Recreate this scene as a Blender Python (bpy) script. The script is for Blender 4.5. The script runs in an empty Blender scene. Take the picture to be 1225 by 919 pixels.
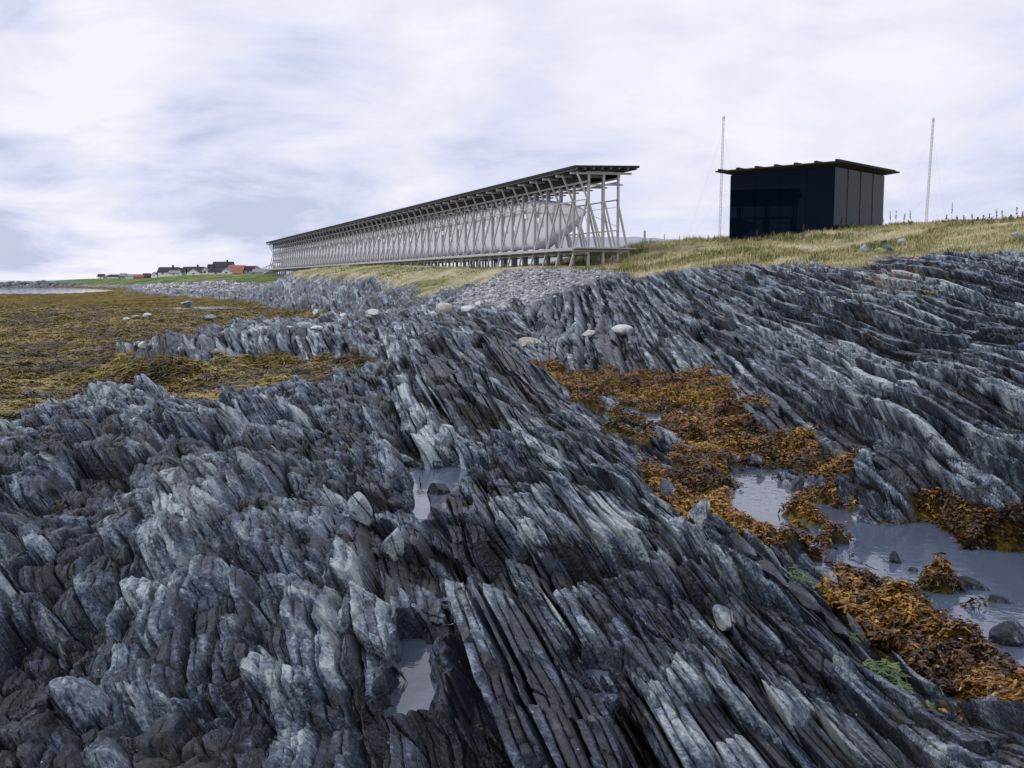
import bpy, bmesh, math, random, heapq
import numpy as np
from mathutils import Vector, Matrix, noise as mnoise

random.seed(7)
rng = np.random.default_rng(11)
scene = bpy.context.scene
C = scene.collection
R = math.radians
F32 = np.float32

# ------------------------------------------------------------------ camera geometry
EYE = 2.6
FPX = 1200.0
PHI = math.atan(124.5 / FPX)
SP, CP = math.sin(PHI), math.cos(PHI)

def ray(px, py):
    cx, cy = (px - 612.5) / FPX, (459.5 - py) / FPX
    dy = CP + cy * SP
    return cx / dy, (-SP + cy * CP) / dy            # t = x/y, slope = dz/dy

def tpx(px):
    return ray(px, 335)[0]

# ------------------------------------------------------------------ noise
def h2(ix, iy, s=0):
    n = ix.astype(np.int64).astype(np.uint32) * np.uint32(374761393) + iy.astype(np.int64).astype(np.uint32) * np.uint32(668265263) + np.uint32((s * 1442695041 + 12345) & 0xffffffff)
    n = (n ^ (n >> np.uint32(13))) * np.uint32(1274126177)
    n = (n ^ (n >> np.uint32(15))) * np.uint32(2246822519)
    n = n ^ (n >> np.uint32(16))
    return (n & np.uint32(0xffffff)).astype(F32) / F32(16777216.0)

def gnoise(x, y, s=0):
    x = np.asarray(x, F32); y = np.asarray(y, F32)
    ix = np.floor(x); iy = np.floor(y)
    fx = x - ix; fy = y - iy
    ux = fx * fx * fx * (fx * (fx * 6 - 15) + 10); uy = fy * fy * fy * (fy * (fy * 6 - 15) + 10)
    def g(dx, dy):
        a = h2(ix + dx, iy + dy, s) * F32(6.2831853)
        return np.cos(a) * (fx - dx) + np.sin(a) * (fy - dy)
    a = g(0, 0); b = g(1, 0); c = g(0, 1); d = g(1, 1)
    return ((a + (b - a) * ux) * (1 - uy) + (c + (d - c) * ux) * uy) * F32(1.5)

def fbm(x, y, s=0, o=4, gain=.5):
    r = 0; a = 1.0; f = 1.0
    for k in range(o):
        r = r + a * gnoise(x * f, y * f, s + 17 * k); a *= gain; f *= 2.03
    return r

def sstep(a, b, x):
    t = np.clip((x - a) / (b - a), 0, 1)
    return t * t * (3 - 2 * t)

# ------------------------------------------------------------------ large form of the ground
cps = []
def cp(px, py, z=None, d=None):
    t, s = ray(px, py)
    if d is None: d = (z - EYE) / s
    else: z = EYE + s * d
    cps.append((t, d, z))
def raw(t, d, z): cps.append((t, d, z))

HA = R(21.5)                                        # the long hall runs away to the left by this angle
HX, HY, HZ = 3.45, 58.7, 3.55                       # near front corner of its roof, ground level
for t_, z_ in ((-1, .9), (-.4, 1.0), (0, .95), (.4, .85), (1, .6)): raw(t_, .8, z_); raw(t_, 1.8, z_)
for a in ((0,919,.95),(300,919,1.0),(612,919,1.05),(850,919,.95),(1000,919,.8),(1090,880,.5),(1150,865,.25),(1215,900,.6),(1330,919,.7),
          (0,700,.95),(200,700,1.0),(400,700,1.05),(600,700,1.15),(750,700,1.0),(850,720,.9),(930,770,.8),(1000,790,.62),(1060,800,.3),
          (0,600,.9),(200,600,.95),(400,580,.98),(500,590,.9),(500,548,.92),(555,545,.95),(530,520,.98),(610,565,1.08),(700,600,1.0),(760,600,.85),(800,625,.6),(835,605,.3),(900,660,.6),(950,690,.55),(990,720,.5),
          (-150,515,.8),(0,508,.82),(90,492,.88),(180,472,1.0),(250,478,.9),(330,472,.97),(430,462,.95),
          (-150,490,.15),(0,492,.15),(180,452,.15),(330,450,.15),(400,446,.2),
          (-150,420,.12),(0,420,.15),(150,420,.15),(-150,380,.1),(0,380,.15),(150,385,.15),(0,355,.15),(100,355,.15),(200,360,.15),(300,366,.15),(380,380,.3),
          (168,420,.7),(200,410,.85),(250,405,.9),(320,401,.95),(400,398,1.0),(460,392,.95),(200,436,.15),(300,440,.15),(380,443,.15),(250,391,.15),(330,389,.2),
          (500,470,1.1),(560,440,1.18),(480,420,1.0),(430,440,.5),(560,400,1.2),(500,385,1.1),(470,376,1.0),(590,375,1.35),
          (640,462,.85),(620,430,.95),(700,522,.8),(760,572,.7),
          (668,456,.3),(720,480,.28),(800,500,.3),(900,530,.35),(950,560,.3),(870,600,.15),(950,622,.1),(1100,642,.12),(1225,680,.12),(1150,720,.1),(1330,710,.12),(1200,790,.32),(1080,750,.27),
          (1000,690,.28),(845,572,.55),(790,552,.55),
          (690,438,.6),(800,440,.65),(850,450,.58),(900,452,.7),(950,485,.62),(1000,530,.58),(1100,585,.52),(1225,622,.5),(1330,645,.5),
          (700,400,.95),(800,400,1.1),(900,400,1.3),(1000,450,1.0),(1000,400,1.45),(1100,480,1.05),(1100,400,1.5),(1225,520,.95),(1225,450,1.3),(1225,400,1.65),(1330,450,1.35),(1380,380,1.9)):
    cp(*a)
for px, py, d in ((530,370,42),(800,362,38),(900,352,34),(1000,350,31),(1100,345,27),(1225,345,26),
          (760,333,48),(830,320,47),(900,316,45),(985,314,40),(1030,318,37),(1060,308,41),(1130,305,36),(1225,303,34),(1350,300,31),
          (900,293,60),(820,297,62),(1000,290,55),(1100,281,52),(1225,265,50),(1380,256,48),(1100,269,58),(995,278,60),(872,291,66),(1051,274,66),(850,292,85),
          (650,321,54),(600,329,52),(640,345,46),(600,354,45),(700,335,47),
          (330,337,95),(380,336.5,78),(430,335.5,67),(500,335.5,60),(560,340,53),(330,360,85),(380,363,70),(430,369,60),(500,373,50),
          (300,346,125),(250,345,150),(200,347,170),(300,338,160),(250,337,200),(200,338,260),(150,340,300),(100,342,340),
          (300,329,400),(220,330,400),(150,333.5,900),(100,334.2,1000),(330,328,300),(100,338,440),(180,335.5,440),(790,292,75)):
    cp(px, py, d=d)
for s in (0, 12, 30, 60, 90, 125):
    for lx, dz in ((.5, 0), (3.6, .35 * max(0, 1 - s / 40))):
        x = HX + lx * math.cos(HA) - s * math.sin(HA); y = HY + lx * math.sin(HA) + s * math.cos(HA)
        raw(x / y, y, HZ - .22 + dz)
for px in (-250, -60, 60): raw(tpx(px), 225, -.5); raw(tpx(px), 300, -.9); raw(tpx(px), 600, -1.2); raw(tpx(px), 1100, -1.5)
raw(tpx(120), 262, -.4)
for px in (-300, -150, 0, 120, 230):
    for d in (26, 36, 48, 62, 80, 105, 135, 165):
        if px > 200 and (d < 45 or d > 110): continue
        if px > 100 and d > 140: continue
        raw(tpx(px), d, .17)
for d in (52, 66, 80): raw(tpx(285), d, .22)
raw(-.85, 60, -.05); raw(-.95, 150, -.5); raw(-.85, 22, .1); raw(-.85, 13, .7)
for px, d, z in ((1225, 80, 5.9), (1225, 130, 6.0), (1000, 130, 6.3), (612, 1000, 6), (1225, 1000, 8), (700, 300, 6), (420, 300, 4.6), (1400, 300, 7)): raw(tpx(px), d, z)

CPA = np.array(cps)
def warp(t, d): return np.stack([np.asarray(t) * 4.0, np.log(d) * 1.5], -1)
Pc = warp(CPA[:, 0], CPA[:, 1])
def tpsk(r2): return .5 * r2 * np.log(r2 + 1e-9)
nC = len(Pc)
K = tpsk(((Pc[:, None] - Pc[None]) ** 2).sum(-1)) + np.eye(nC) * .0002
A = np.zeros((nC + 3, nC + 3)); A[:nC, :nC] = K
A[:nC, nC] = 1; A[:nC, nC + 1:] = Pc; A[nC:, :nC] = A[:nC, nC:].T
Wt = np.linalg.solve(A, np.concatenate([CPA[:, 2], np.zeros(3)]))

TG = np.linspace(-1.0, 1.0, 261); LG = np.linspace(math.log(.7), math.log(1400), 380)
tt, ll = np.meshgrid(TG, LG)
q = np.stack([tt.ravel() * 4, ll.ravel() * 1.5], -1)
gz = np.zeros(len(q))
for k in range(0, len(q), 8000):
    r2 = ((q[k:k + 8000, None] - Pc[None]) ** 2).sum(-1)
    gz[k:k + 8000] = tpsk(r2) @ Wt[:nC] + Wt[nC] + q[k:k + 8000] @ Wt[nC + 1:]
GZ = np.clip(gz.reshape(tt.shape), -1.6, 9).astype(F32)

def bil(grid, t, d):
    a = np.clip((np.asarray(t) - TG[0]) / (TG[1] - TG[0]), 0, len(TG) - 1.001)
    b = np.clip((np.log(np.maximum(d, .7)) - LG[0]) / (LG[1] - LG[0]), 0, len(LG) - 1.001)
    i = a.astype(int); j = b.astype(int); fa = (a - i).astype(F32); fb = (b - j).astype(F32)
    return (grid[j, i] * (1 - fa) + grid[j, i + 1] * fa) * (1 - fb) + (grid[j + 1, i] * (1 - fa) + grid[j + 1, i + 1] * fa) * fb

def G(x, y):
    y = np.maximum(y, .7)
    return bil(GZ, np.asarray(x) / y, y)

def hit(px, py):
    """first meeting of a photo ray with the ground form"""
    t, s = ray(px, py)
    ds = np.exp(np.linspace(math.log(2), math.log(600), 3000))
    z = bil(GZ, np.full_like(ds, t), ds)
    k = np.argmax(EYE + s * ds < z)
    d = ds[k] if k > 0 else (0.3 - EYE) / s
    return t * d, d

gx = (tt * np.exp(ll)).ravel(); gy = np.exp(ll).ravel()
def polysd(pts):
    """signed distance (m, inside positive) to a polygon of ground points"""
    P = np.array(pts); n = len(P); best = np.full(len(gx), 1e9); ins = np.zeros(len(gx), bool)
    for k in range(n):
        ax, ay = P[k]; bx, by = P[(k + 1) % n]
        ex, ey = bx - ax, by - ay
        u = np.clip(((gx - ax) * ex + (gy - ay) * ey) / (ex * ex + ey * ey + 1e-12), 0, 1)
        best = np.minimum(best, (gx - ax - u * ex) ** 2 + (gy - ay - u * ey) ** 2)
        c = ((ay > gy) != (by > gy)) & (gx < (bx - ax) * (gy - ay) / (by - ay + 1e-12) + ax)
        ins ^= c
    return (np.sqrt(best) * np.where(ins, 1, -1)).reshape(tt.shape).astype(F32)
def pd(px, d): return tpx(px) * d, d
def direct_sd(pts, x, y):
    P = np.array(pts); n = len(P); best = np.full(x.shape, 1e9, F32); ins = np.zeros(x.shape, bool)
    for k in range(n):
        ax, ay = P[k]; bx, by = P[(k + 1) % n]
        ex, ey = bx - ax, by - ay
        u = np.clip(((x - ax) * ex + (y - ay) * ey) / (ex * ex + ey * ey + 1e-12), 0, 1)
        best = np.minimum(best, (x - ax - u * ex) ** 2 + (y - ay - u * ey) ** 2)
        ins ^= ((ay > y) != (by > y)) & (x < (bx - ax) * (y - ay) / (by - ay + 1e-12) + ax)
    return np.sqrt(best) * np.where(ins, 1, -1)

SD_GRASS = polysd([pd(*a) for a in ((1500,25),(1225,34),(1130,36),(1060,41.5),(1030,36.5),(990,39),(900,45),(830,47),(760,49),(725,52),(620,54.5),(580,51),(500,57),(450,65),(380,80),(330,112),(300,150),(250,195),(180,270),(100,350),(88,420),(60,1300),(2000,1300),(2000,100))])
SD_GRAVEL = polysd([pd(*a) for a in ((545,45),(590,40),(650,42),(715,47),(735,50),(720,53),(620,55),(580,52),(540,49))])
SD_BEACH = polysd([pd(*a) for a in ((345,105),(310,118),(240,140),(175,168),(170,260),(250,215),(300,165),(330,125))])
SD_LICH = polysd([hit(*a) for a in ((1020,345),(1035,325),(1075,318),(1115,330),(1125,352),(1060,356))])

SD_HILL = polysd([hit(640,400), hit(650,440), hit(700,470), hit(800,490), hit(900,540), hit(1000,600), hit(1100,640), hit(1240,700), hit(1400,760), (14, 4), (40, 10), (60, 60), pd(800, 60), pd(690, 47), pd(615, 44)])

SD_DARK = polysd([hit(*a) for a in ((-60,560),(30,525),(110,505),(150,520),(150,560),(110,590),(60,640),(-20,680),(-80,640))])

# the rock pools: ground outline, water level
POOLS = {}
def pool(key, pts, lvl):
    out = []
    for px, py in pts:
        t, s = ray(px, py); d = (lvl - EYE) / s
        out.append((t * d, d))
    POOLS[key] = (out, lvl)
pool('long', ((850,595),(905,590),(990,604),(1060,645),(1150,655),(1260,668),(1300,772),(1170,778),(1112,748),(1085,705),(995,670),(925,652),(880,628)), .25)
pool('kelp', ((700,488),(745,486),(800,500),(780,512),(735,508)), .24)
pool('low', ((1045,905),(1100,880),(1150,846),(1172,850),(1150,880),(1100,919)), .24)
pool('star', ((462,580),(520,562),(582,566),(586,576),(548,582),(520,602),(500,626),(488,604)), .84)
pool('slot', ((485,764),(497,768),(490,810),(481,856),(471,858),(477,805)), .92)
pool('chink', ((540,700),(558,706),(562,735),(548,742)), .98)
pool('sliver', ((700,792),(745,798),(735,806),(715,812)), .90)

def wl(px, py, lvl=.25):
    t, s_ = ray(px, py); d = (lvl - EYE) / s_; return t * d, d
RIBS = [(wl(1005, 652), wl(1225, 748), .85), (wl(905, 648), wl(1000, 702), .6), (wl(1085, 735), wl(1150, 790), .8), (wl(940, 612), wl(985, 632), .6)]

# ------------------------------------------------------------------ detailed ground
STR = R(-8.5)
SX, SY = math.sin(STR), math.cos(STR)               # along strike
DIP = R(58)
STR2 = R(6)

def blocks(u, v, w, L, seed):
    uu = u / w
    i = np.floor(uu); a = uu - i
    j0 = h2(i, i * 0, seed + 3)
    ln = L * (.45 + 1.3 * j0)
    vv = v / ln + 37 * h2(i, i * 0, seed + 5) + (h2(i, i * 0, seed + 9) - .5) * .5 * a * (w / L) * 6
    j = np.floor(vv); b = vv - j
    hh = h2(i, j, seed)
    h3 = h2(i, j, seed + 7)
    return hh, h3, np.minimum(a, 1 - a) * w, np.minimum(b, 1 - b) * ln, a, b, h2(i, i * 0, seed + 11)

def voro(x, y, s):
    ix = np.floor(x); iy = np.floor(y)
    f1 = np.full(x.shape, 9, F32); f2 = np.full(x.shape, 9, F32); cid = np.zeros(x.shape, F32); ox = np.zeros(x.shape, F32); oy = np.zeros(x.shape, F32)
    for dx in (-1, 0, 1):
        for dy in (-1, 0, 1):
            jx = ix + dx; jy = iy + dy
            rx = jx + .1 + .8 * h2(jx, jy, s) - x; ry = jy + .1 + .8 * h2(jx, jy, s + 1) - y
            r = rx * rx + ry * ry
            n = r < f1
            f2 = np.where(n, f1, np.minimum(f2, r))
            cid = np.where(n, h2(jx, jy, s + 2), cid); ox = np.where(n, rx, ox); oy = np.where(n, ry, oy)
            f1 = np.where(n, r, f1)
    return np.sqrt(f1), np.sqrt(f2), cid, ox, oy

def ground_detail(x, y):
    x = x.astype(F32); y = y.astype(F32)
    g = bil(GZ, x / y, y)
    rib = np.zeros(x.shape, F32)
    for (ax, ay), (bx, by), rh in RIBS:
        ex, ey = bx - ax, by - ay; uq = np.clip(((x - ax) * ex + (y - ay) * ey) / (ex * ex + ey * ey), 0, 1)
        dq = np.hypot(x - ax - uq * ex, y - ay - uq * ey)
        rib = np.maximum(rib, np.exp(-(dq / .15) ** 2) * rh * np.clip(.75 + .9 * gnoise(uq * 7, dq * 0 + rh * 9, 66), 0, 1.3))
    g = g + .20 * rib
    n_lo = fbm(x * .35, y * .35, 5, 3)
    n_mid = fbm(x * 1.7, y * 1.7, 6, 3)
    sg = bil(SD_GRASS, x / y, y) + n_mid * .5 + n_lo * 1.2 * sstep(25, 60, y)
    wg = sstep(-.25, .45, sg)
    gv = np.maximum(bil(SD_GRAVEL, x / y, y), bil(SD_BEACH, x / y, y)) + n_mid * .8
    wv = sstep(-.5, .5, gv) * (1 - wg)
    # seaweed grows on whatever lies low
    kl = .50 + .10 * n_mid + .12 * n_lo - .34 * sstep(.30, .52, fbm(x * .75 + 3, y * .45, 7, 3)) * sstep(1.0, 2.0, x) * sstep(30, 24, y)
    wk = sstep(kl + .05, kl - .05, g) * (1 - wg) * (1 - wv) * sstep(3.2, 4.2, y)
    wr = (1 - wg) * (1 - wv) * (1 - wk)             # bare rock
    # ---- rock relief
    hill = (bil(SD_HILL, x / y, y) + .3 * n_mid) > 0
    hl = hill.astype(F32)
    sx_ = np.where(hill, math.sin(STR2), SX).astype(F32); sy_ = np.where(hill, math.cos(STR2), SY).astype(F32)
    u = x * sy_ - y * sx_ + 31.7 * hill; v = x * sx_ + y * sy_
    wp = fbm(u * .5, v * .22, 21, 3)
    wf = gnoise(u * 3.1, v * 1.0, 25)
    fv = np.floor(v / 1.25 + .5 * gnoise(u * .6, v * .4, 27)); fu = np.floor((u + .12 * wp) / .8 + .5 * h2(fv, fv * 0, 28))
    fj = (h2(fv, fu, 29) - .5) * sstep(30, 8, y)
    u0 = u + g / math.tan(DIP) + (.055 - .045 * hl) * wp + .018 * wf * (1 - hl) + .16 * fj * (1 - hl)
    far = np.maximum(sstep(9, 20, y), hill * sstep(6, 9, y)); fary = sstep(9, 22, y)
    leftw = np.maximum(sstep(.35, -.9, u + .5 * n_lo), .7 * sstep(.25, .5, fbm(u * .55, v * .3, 35, 2))) * sstep(22, 12, y) * (1 - hl)
    big = fbm(u * .30, v * .16, 31, 4) * (.16 + .14 * far) * (1 - .75 * hl)
    step = fbm(u * .9, v * .35, 33, 3) * (.09 + .09 * far) * (1 - .8 * hl)
    hA, hA3, eaA, ebA, aA, bA, rA = blocks(u0, v * (1 - .65 * hl) + .3 * wp, .52, 3.6, 101)
    hB, hB3, eaB, ebB, aB, bB, rB = blocks(u0 + .05 * gnoise(u * 1.1, v * .8, 41), v * (1 - .76 * hl - .5 * fary * (1 - hl)) + .12 * wf, .15, .62, 202)
    hC, hC3, eaC, ebC, aC, bC, rC = blocks(u0 + .012 * gnoise(u * 6, v * 2.5, 42), v, .047, .34, 303)
    V1 = lambda e_, w_: np.clip(1 - e_ / w_, 0, 1)
    dA = (hA - .5) * .20 - (.06 + .26 * (rA > .55)) * V1(eaA, .045) - .07 * V1(ebA, .03) * (hA > .4) + (bA - .5) * (hA3 - .5) * .22
    dB = (hB - .5) * .15 + (rB - .5) * .11 - (.05 + .10 * (rB > .5)) * V1(eaB, .016) - .11 * V1(ebB, .018) + (bB - .5) * (hB3 - .5) * .10 - (aB - .5) * (hB3 - .25) * .13 - .12 * (rB < .16)
    dC = ((hC - .5) * .030 - .022 * V1(eaC, .006) - (aC - .5) * (hC3 - .3) * .02 - .016 * V1(ebC, .007)) * (1 - .65 * fary)
    farB = ((hB - .5) * (.10 + .05 * hl) + (hA - .5) * (.15 + .07 * hl)) * far
    strata = (dA + dB) * (1 - .5 * fary * (1 - hl)) + dC + farB
    # rounded knobs on the near left
    kx, ky = u * 1.5 + .35 * wp, v * .95 + .35 * n_mid
    f1, f2, cid, ox, oy = voro(kx + .08 * gnoise(u * 5, v * 5, 51), ky + .08 * gnoise(u * 5, v * 5, 52), 61)
    e = f2 - f1
    knob = (cid - .5) * .34 + .13 * np.clip(e / .22, 0, 1) + .05 * np.clip(e, 0, .6) - .20 * np.clip(1 - e / .06, 0, 1) + ox * .34 * (h2(np.floor(cid * 999), np.floor(cid * 77), 5) - .4) + oy * .30 * (h2(np.floor(cid * 555), np.floor(cid * 91), 6) - .5) - .12
    g1, g2, cid2, ox2, oy2 = voro(u * 6.2 + .3 * gnoise(u * 3, v * 3, 53), v * 3.3, 71)
    e2 = g2 - g1
    knob = knob + (cid2 - .5) * .11 + .045 * np.clip(e2 / .16, 0, 1) - .05 * np.clip(1 - e2 / .07, 0, 1) - .04 + (ox2 * (cid2 - .5) + oy2 * (cid - .5)) * .09 - .03 + dC * .7 + (hB - .5) * .05 - .02 * np.exp(-eaB / .012)
    rel = (strata + .24 * fj * (1 - .4 * far) * (1 - .7 * hl)) * (1 - leftw) + knob * leftw
    fine = fbm(x * 9, y * 9, 81, 3) * .008 + fbm(x * 34, y * 34, 84, 2) * .004
    D = (rel + step + fine) * wr * (1 - .5 * sstep(-4, 0, sg)) * (1 - .55 * np.clip(rib, 0, 1))
    tone = .48 + .25 * sstep(.7, 1.1, u) * sstep(2.3, 1.8, u) * sstep(8, 6.5, y) * (hB > .35) + .22 * fj + (hB - .5) * .46 + (hA3 - .5) * .30 + (hC3 - .5) * .26
    tone = tone * (1 - leftw) + leftw * (.46 + (cid - .5) * .42 + (cid2 - .5) * .42)
    tone = tone + .16 * fbm(x * .7, y * .7, 91, 3) + .12 * fbm(x * 5, y * 5, 92, 2)
    tone = tone + .05 * sstep(.9, 2.0, g) - .045 - .035 * hl
    tone = tone - .26 * sstep(-.25, .25, bil(SD_DARK, x / y, y) + .35 * n_mid)
    # ---- soft ground
    kbump = (.15 * fbm(x * .9, y * .55, 95, 4) + .05 * np.abs(fbm(x * 3.2, y * 3.2, 96, 3)) + .025 * fbm(x * 11, y * 11, 97, 2))
    soft = wk * (kbump + .03) + wg * (.12 * fbm(x * .5, y * .5, 98, 4)) + wv * (.10 * fbm(x * 1.5, y * 1.5, 99, 4))
    z = g + big * wr + soft
    # ---- pools: hollow the ground under each one
    for key, (pts, lvl) in POOLS.items():
        P = np.array(pts); mx = (x > P[:, 0].min() - 1) & (x < P[:, 0].max() + 1) & (y > P[:, 1].min() - 1.2) & (y < P[:, 1].max() + 1.2)
        if not mx.any(): continue
        sc = .12 if key in ('long', 'kelp', 'low') else .035
        sd = direct_sd(pts, x[mx], y[mx]) + sc * n_mid[mx] + .25 * sc * fine[mx] / .016 - (.55 * np.clip(D[mx], -.07, .15) if sc < .1 else 0) + (.4 * sc if sc > .1 else .055) * gnoise(x[mx] * 6, y[mx] * 6, 77)
        if sc < .1:                                 # a small pool fills to its lowest rim
            d0 = direct_sd(pts, x[mx], y[mx]); rim = (z[mx] + D[mx] * math.sin(DIP) * 1.1)[(d0 > -.16) & (d0 < -.02)]
            lvl = float(np.percentile(rim, 42)); POOLS[key] = (pts, lvl)
        w = sstep(-1.2 * sc, .5 * sc, sd)
        if key == 'long': w = w * np.clip(1 - 2.2 * rib[mx], 0, 1)
        zz = z[mx]; flo = lvl - .06 - (.08 if sc > .1 else .14) * w
        z[mx] = zz * (1 - w) + np.minimum(flo, zz) * w
        D[mx] *= (1 - .9 * sstep(-3 * sc, .4 * sc, sd) * (np.clip(1 - 2.2 * rib[mx], 0, 1) if key == 'long' else 1))
        if key == 'long': tone[mx] -= .1 * w
    X = x + D * (-math.cos(DIP)) * sy_
    Y = y + D * (math.cos(DIP)) * sx_
    Z = z + D * math.sin(DIP) * 1.1
    for key in ('star', 'slot', 'chink', 'sliver'):
        pts, lvl = POOLS[key]; P = np.array(pts); mx = (np.abs(x - P[:, 0].mean()) < 2) & (np.abs(y - P[:, 1].mean()) < 2)
        sd = direct_sd(pts, X[mx], Y[mx]) + .03 * gnoise(x[mx] * 7, y[mx] * 7, 78)
        rm = sstep(-.16, -.10, sd) * sstep(-.02, -.05, sd)
        Z[mx] = np.maximum(Z[mx], np.where(rm > 0, lvl - .16 * (1 - rm) + .015 * n_mid[mx], -9))
    return X, Y, Z, dict(lush=sstep(95, 150, y), grass=wg, gravel=wv, kelp=wk, tone=np.clip(tone, 0, 1), lich=sstep(-.4, .8, bil(SD_LICH, x / y, y) + n_mid * 1.2)), wr

# ------------------------------------------------------------------ mesh helper
def np_mesh(name, V, Fq, mat, attrs=None, smooth=False, parent=None):
    me = bpy.data.meshes.new(name)
    V = np.ascontiguousarray(V, F32); Fq = np.ascontiguousarray(Fq, np.int32); k = Fq.shape[1]; n = len(Fq)
    me.vertices.add(len(V)); me.vertices.foreach_set('co', V.ravel())
    me.loops.add(n * k); me.loops.foreach_set('vertex_index', Fq.ravel())
    me.polygons.add(n); me.polygons.foreach_set('loop_start', np.arange(0, n * k, k, dtype=np.int32))
    me.polygons.foreach_set('loop_total', np.full(n, k, np.int32))
    me.polygons.foreach_set('use_smooth', np.full(n, smooth))
    for an, av in (attrs or {}).items():
        at = me.attributes.new(an, 'FLOAT', 'POINT'); at.data.foreach_set('value', np.ascontiguousarray(av, F32))
    me.update(calc_edges=True)
    me.materials.append(mat)
    o = bpy.data.objects.new(name, me); C.objects.link(o)
    if parent: o.parent = parent
    return o

def tag(o, label=None, cat=None, group=None, kind=None):
    if label: o['label'] = label
    if cat: o['category'] = cat
    if group: o['group'] = group
    if kind: o['kind'] = kind
    return o

def empty(name, loc, rz=0):
    o = bpy.data.objects.new(name, None); C.objects.link(o)
    o.location = loc; o.rotation_euler = (0, 0, rz); o.empty_display_size = .2
    return o

# ------------------------------------------------------------------ materials
class NT:
    def __init__(s, name):
        s.m = bpy.data.materials.new(name); s.m.use_nodes = True; s.t = s.m.node_tree; s.t.nodes.clear()
        s.out = s.n('ShaderNodeOutputMaterial'); s.b = s.n('ShaderNodeBsdfPrincipled'); s.l(s.b.outputs[0], s.out.inputs[0])
    def n(s, ty, **kw):
        x = s.t.nodes.new(ty)
        for k, v in kw.items(): setattr(x, k, v)
        return x
    def l(s, a, b): s.t.links.new(a, b)
    def attr(s, name): return s.n('ShaderNodeAttribute', attribute_name=name).outputs['Fac']
    def pos(s):
        return s.n('ShaderNodeTexCoord').outputs['Object']
    def mapping(s, src, scale=(1, 1, 1), rot=(0, 0, 0)):
        m = s.n('ShaderNodeMapping'); m.inputs['Scale'].default_value = scale; m.inputs['Rotation'].default_value = rot; s.l(src, m.inputs[0]); return m.outputs[0]
    def noise(s, src, scale, detail=4, rough=.55, out='Fac'):
        x = s.n('ShaderNodeTexNoise'); x.inputs['Scale'].default_value = scale; x.inputs['Detail'].default_value = detail; x.inputs['Roughness'].default_value = rough
        if src is not None: s.l(src, x.inputs['Vector'])
        return x.outputs[out]
    def voro(s, src, scale, feature='F1', out='Distance'):
        x = s.n('ShaderNodeTexVoronoi', feature=feature); x.inputs['Scale'].default_value = scale
        if src is not None: s.l(src, x.inputs['Vector'])
        return x.outputs[out]
    def math(s, op, a, b=None, clamp=False):
        x = s.n('ShaderNodeMath', operation=op, use_clamp=clamp)
        for k, v in enumerate((a, b)):
            if v is None: continue
            if isinstance(v, (int, float)): x.inputs[k].default_value = v
            else: s.l(v, x.inputs[k])
        return x.outputs[0]
    def ramp(s, src, stops):
        x = s.n('ShaderNodeValToRGB'); e = x.color_ramp.elements
        while len(e) < len(stops): e.new(.5)
        for k, (p, c) in enumerate(stops): e[k].position = p; e[k].color = (*c, 1) if len(c) == 3 else c
        s.l(src, x.inputs[0]); return x.outputs[0]
    def mix(s, f, a, b, blend='MIX'):
        x = s.n('ShaderNodeMix', data_type='RGBA', blend_type=blend)
        for k, v in ((0, f), (6, a), (7, b)):
            if isinstance(v, (int, float)): x.inputs[k].default_value = v
            elif isinstance(v, tuple): x.inputs[k].default_value = (*v, 1)
            else: s.l(v, x.inputs[k])
        return x.outputs[2]
    def bump(s, h, dist, strength=1.0, normal=None):
        x = s.n('ShaderNodeBump'); x.inputs['Distance'].default_value = dist; x.inputs['Strength'].default_value = strength
        s.l(h, x.inputs['Height'])
        if normal is not None: s.l(normal, x.inputs['Normal'])
        return x.outputs[0]
    def set(s, **kw):
        for k, v in kw.items():
            i = s.b.inputs[k.replace('_', ' ')]
            if isinstance(v, (int, float)): i.default_value = v
            elif isinstance(v, tuple): i.default_value = (*v, 1)
            else: s.l(v, i)
        return s.m

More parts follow.
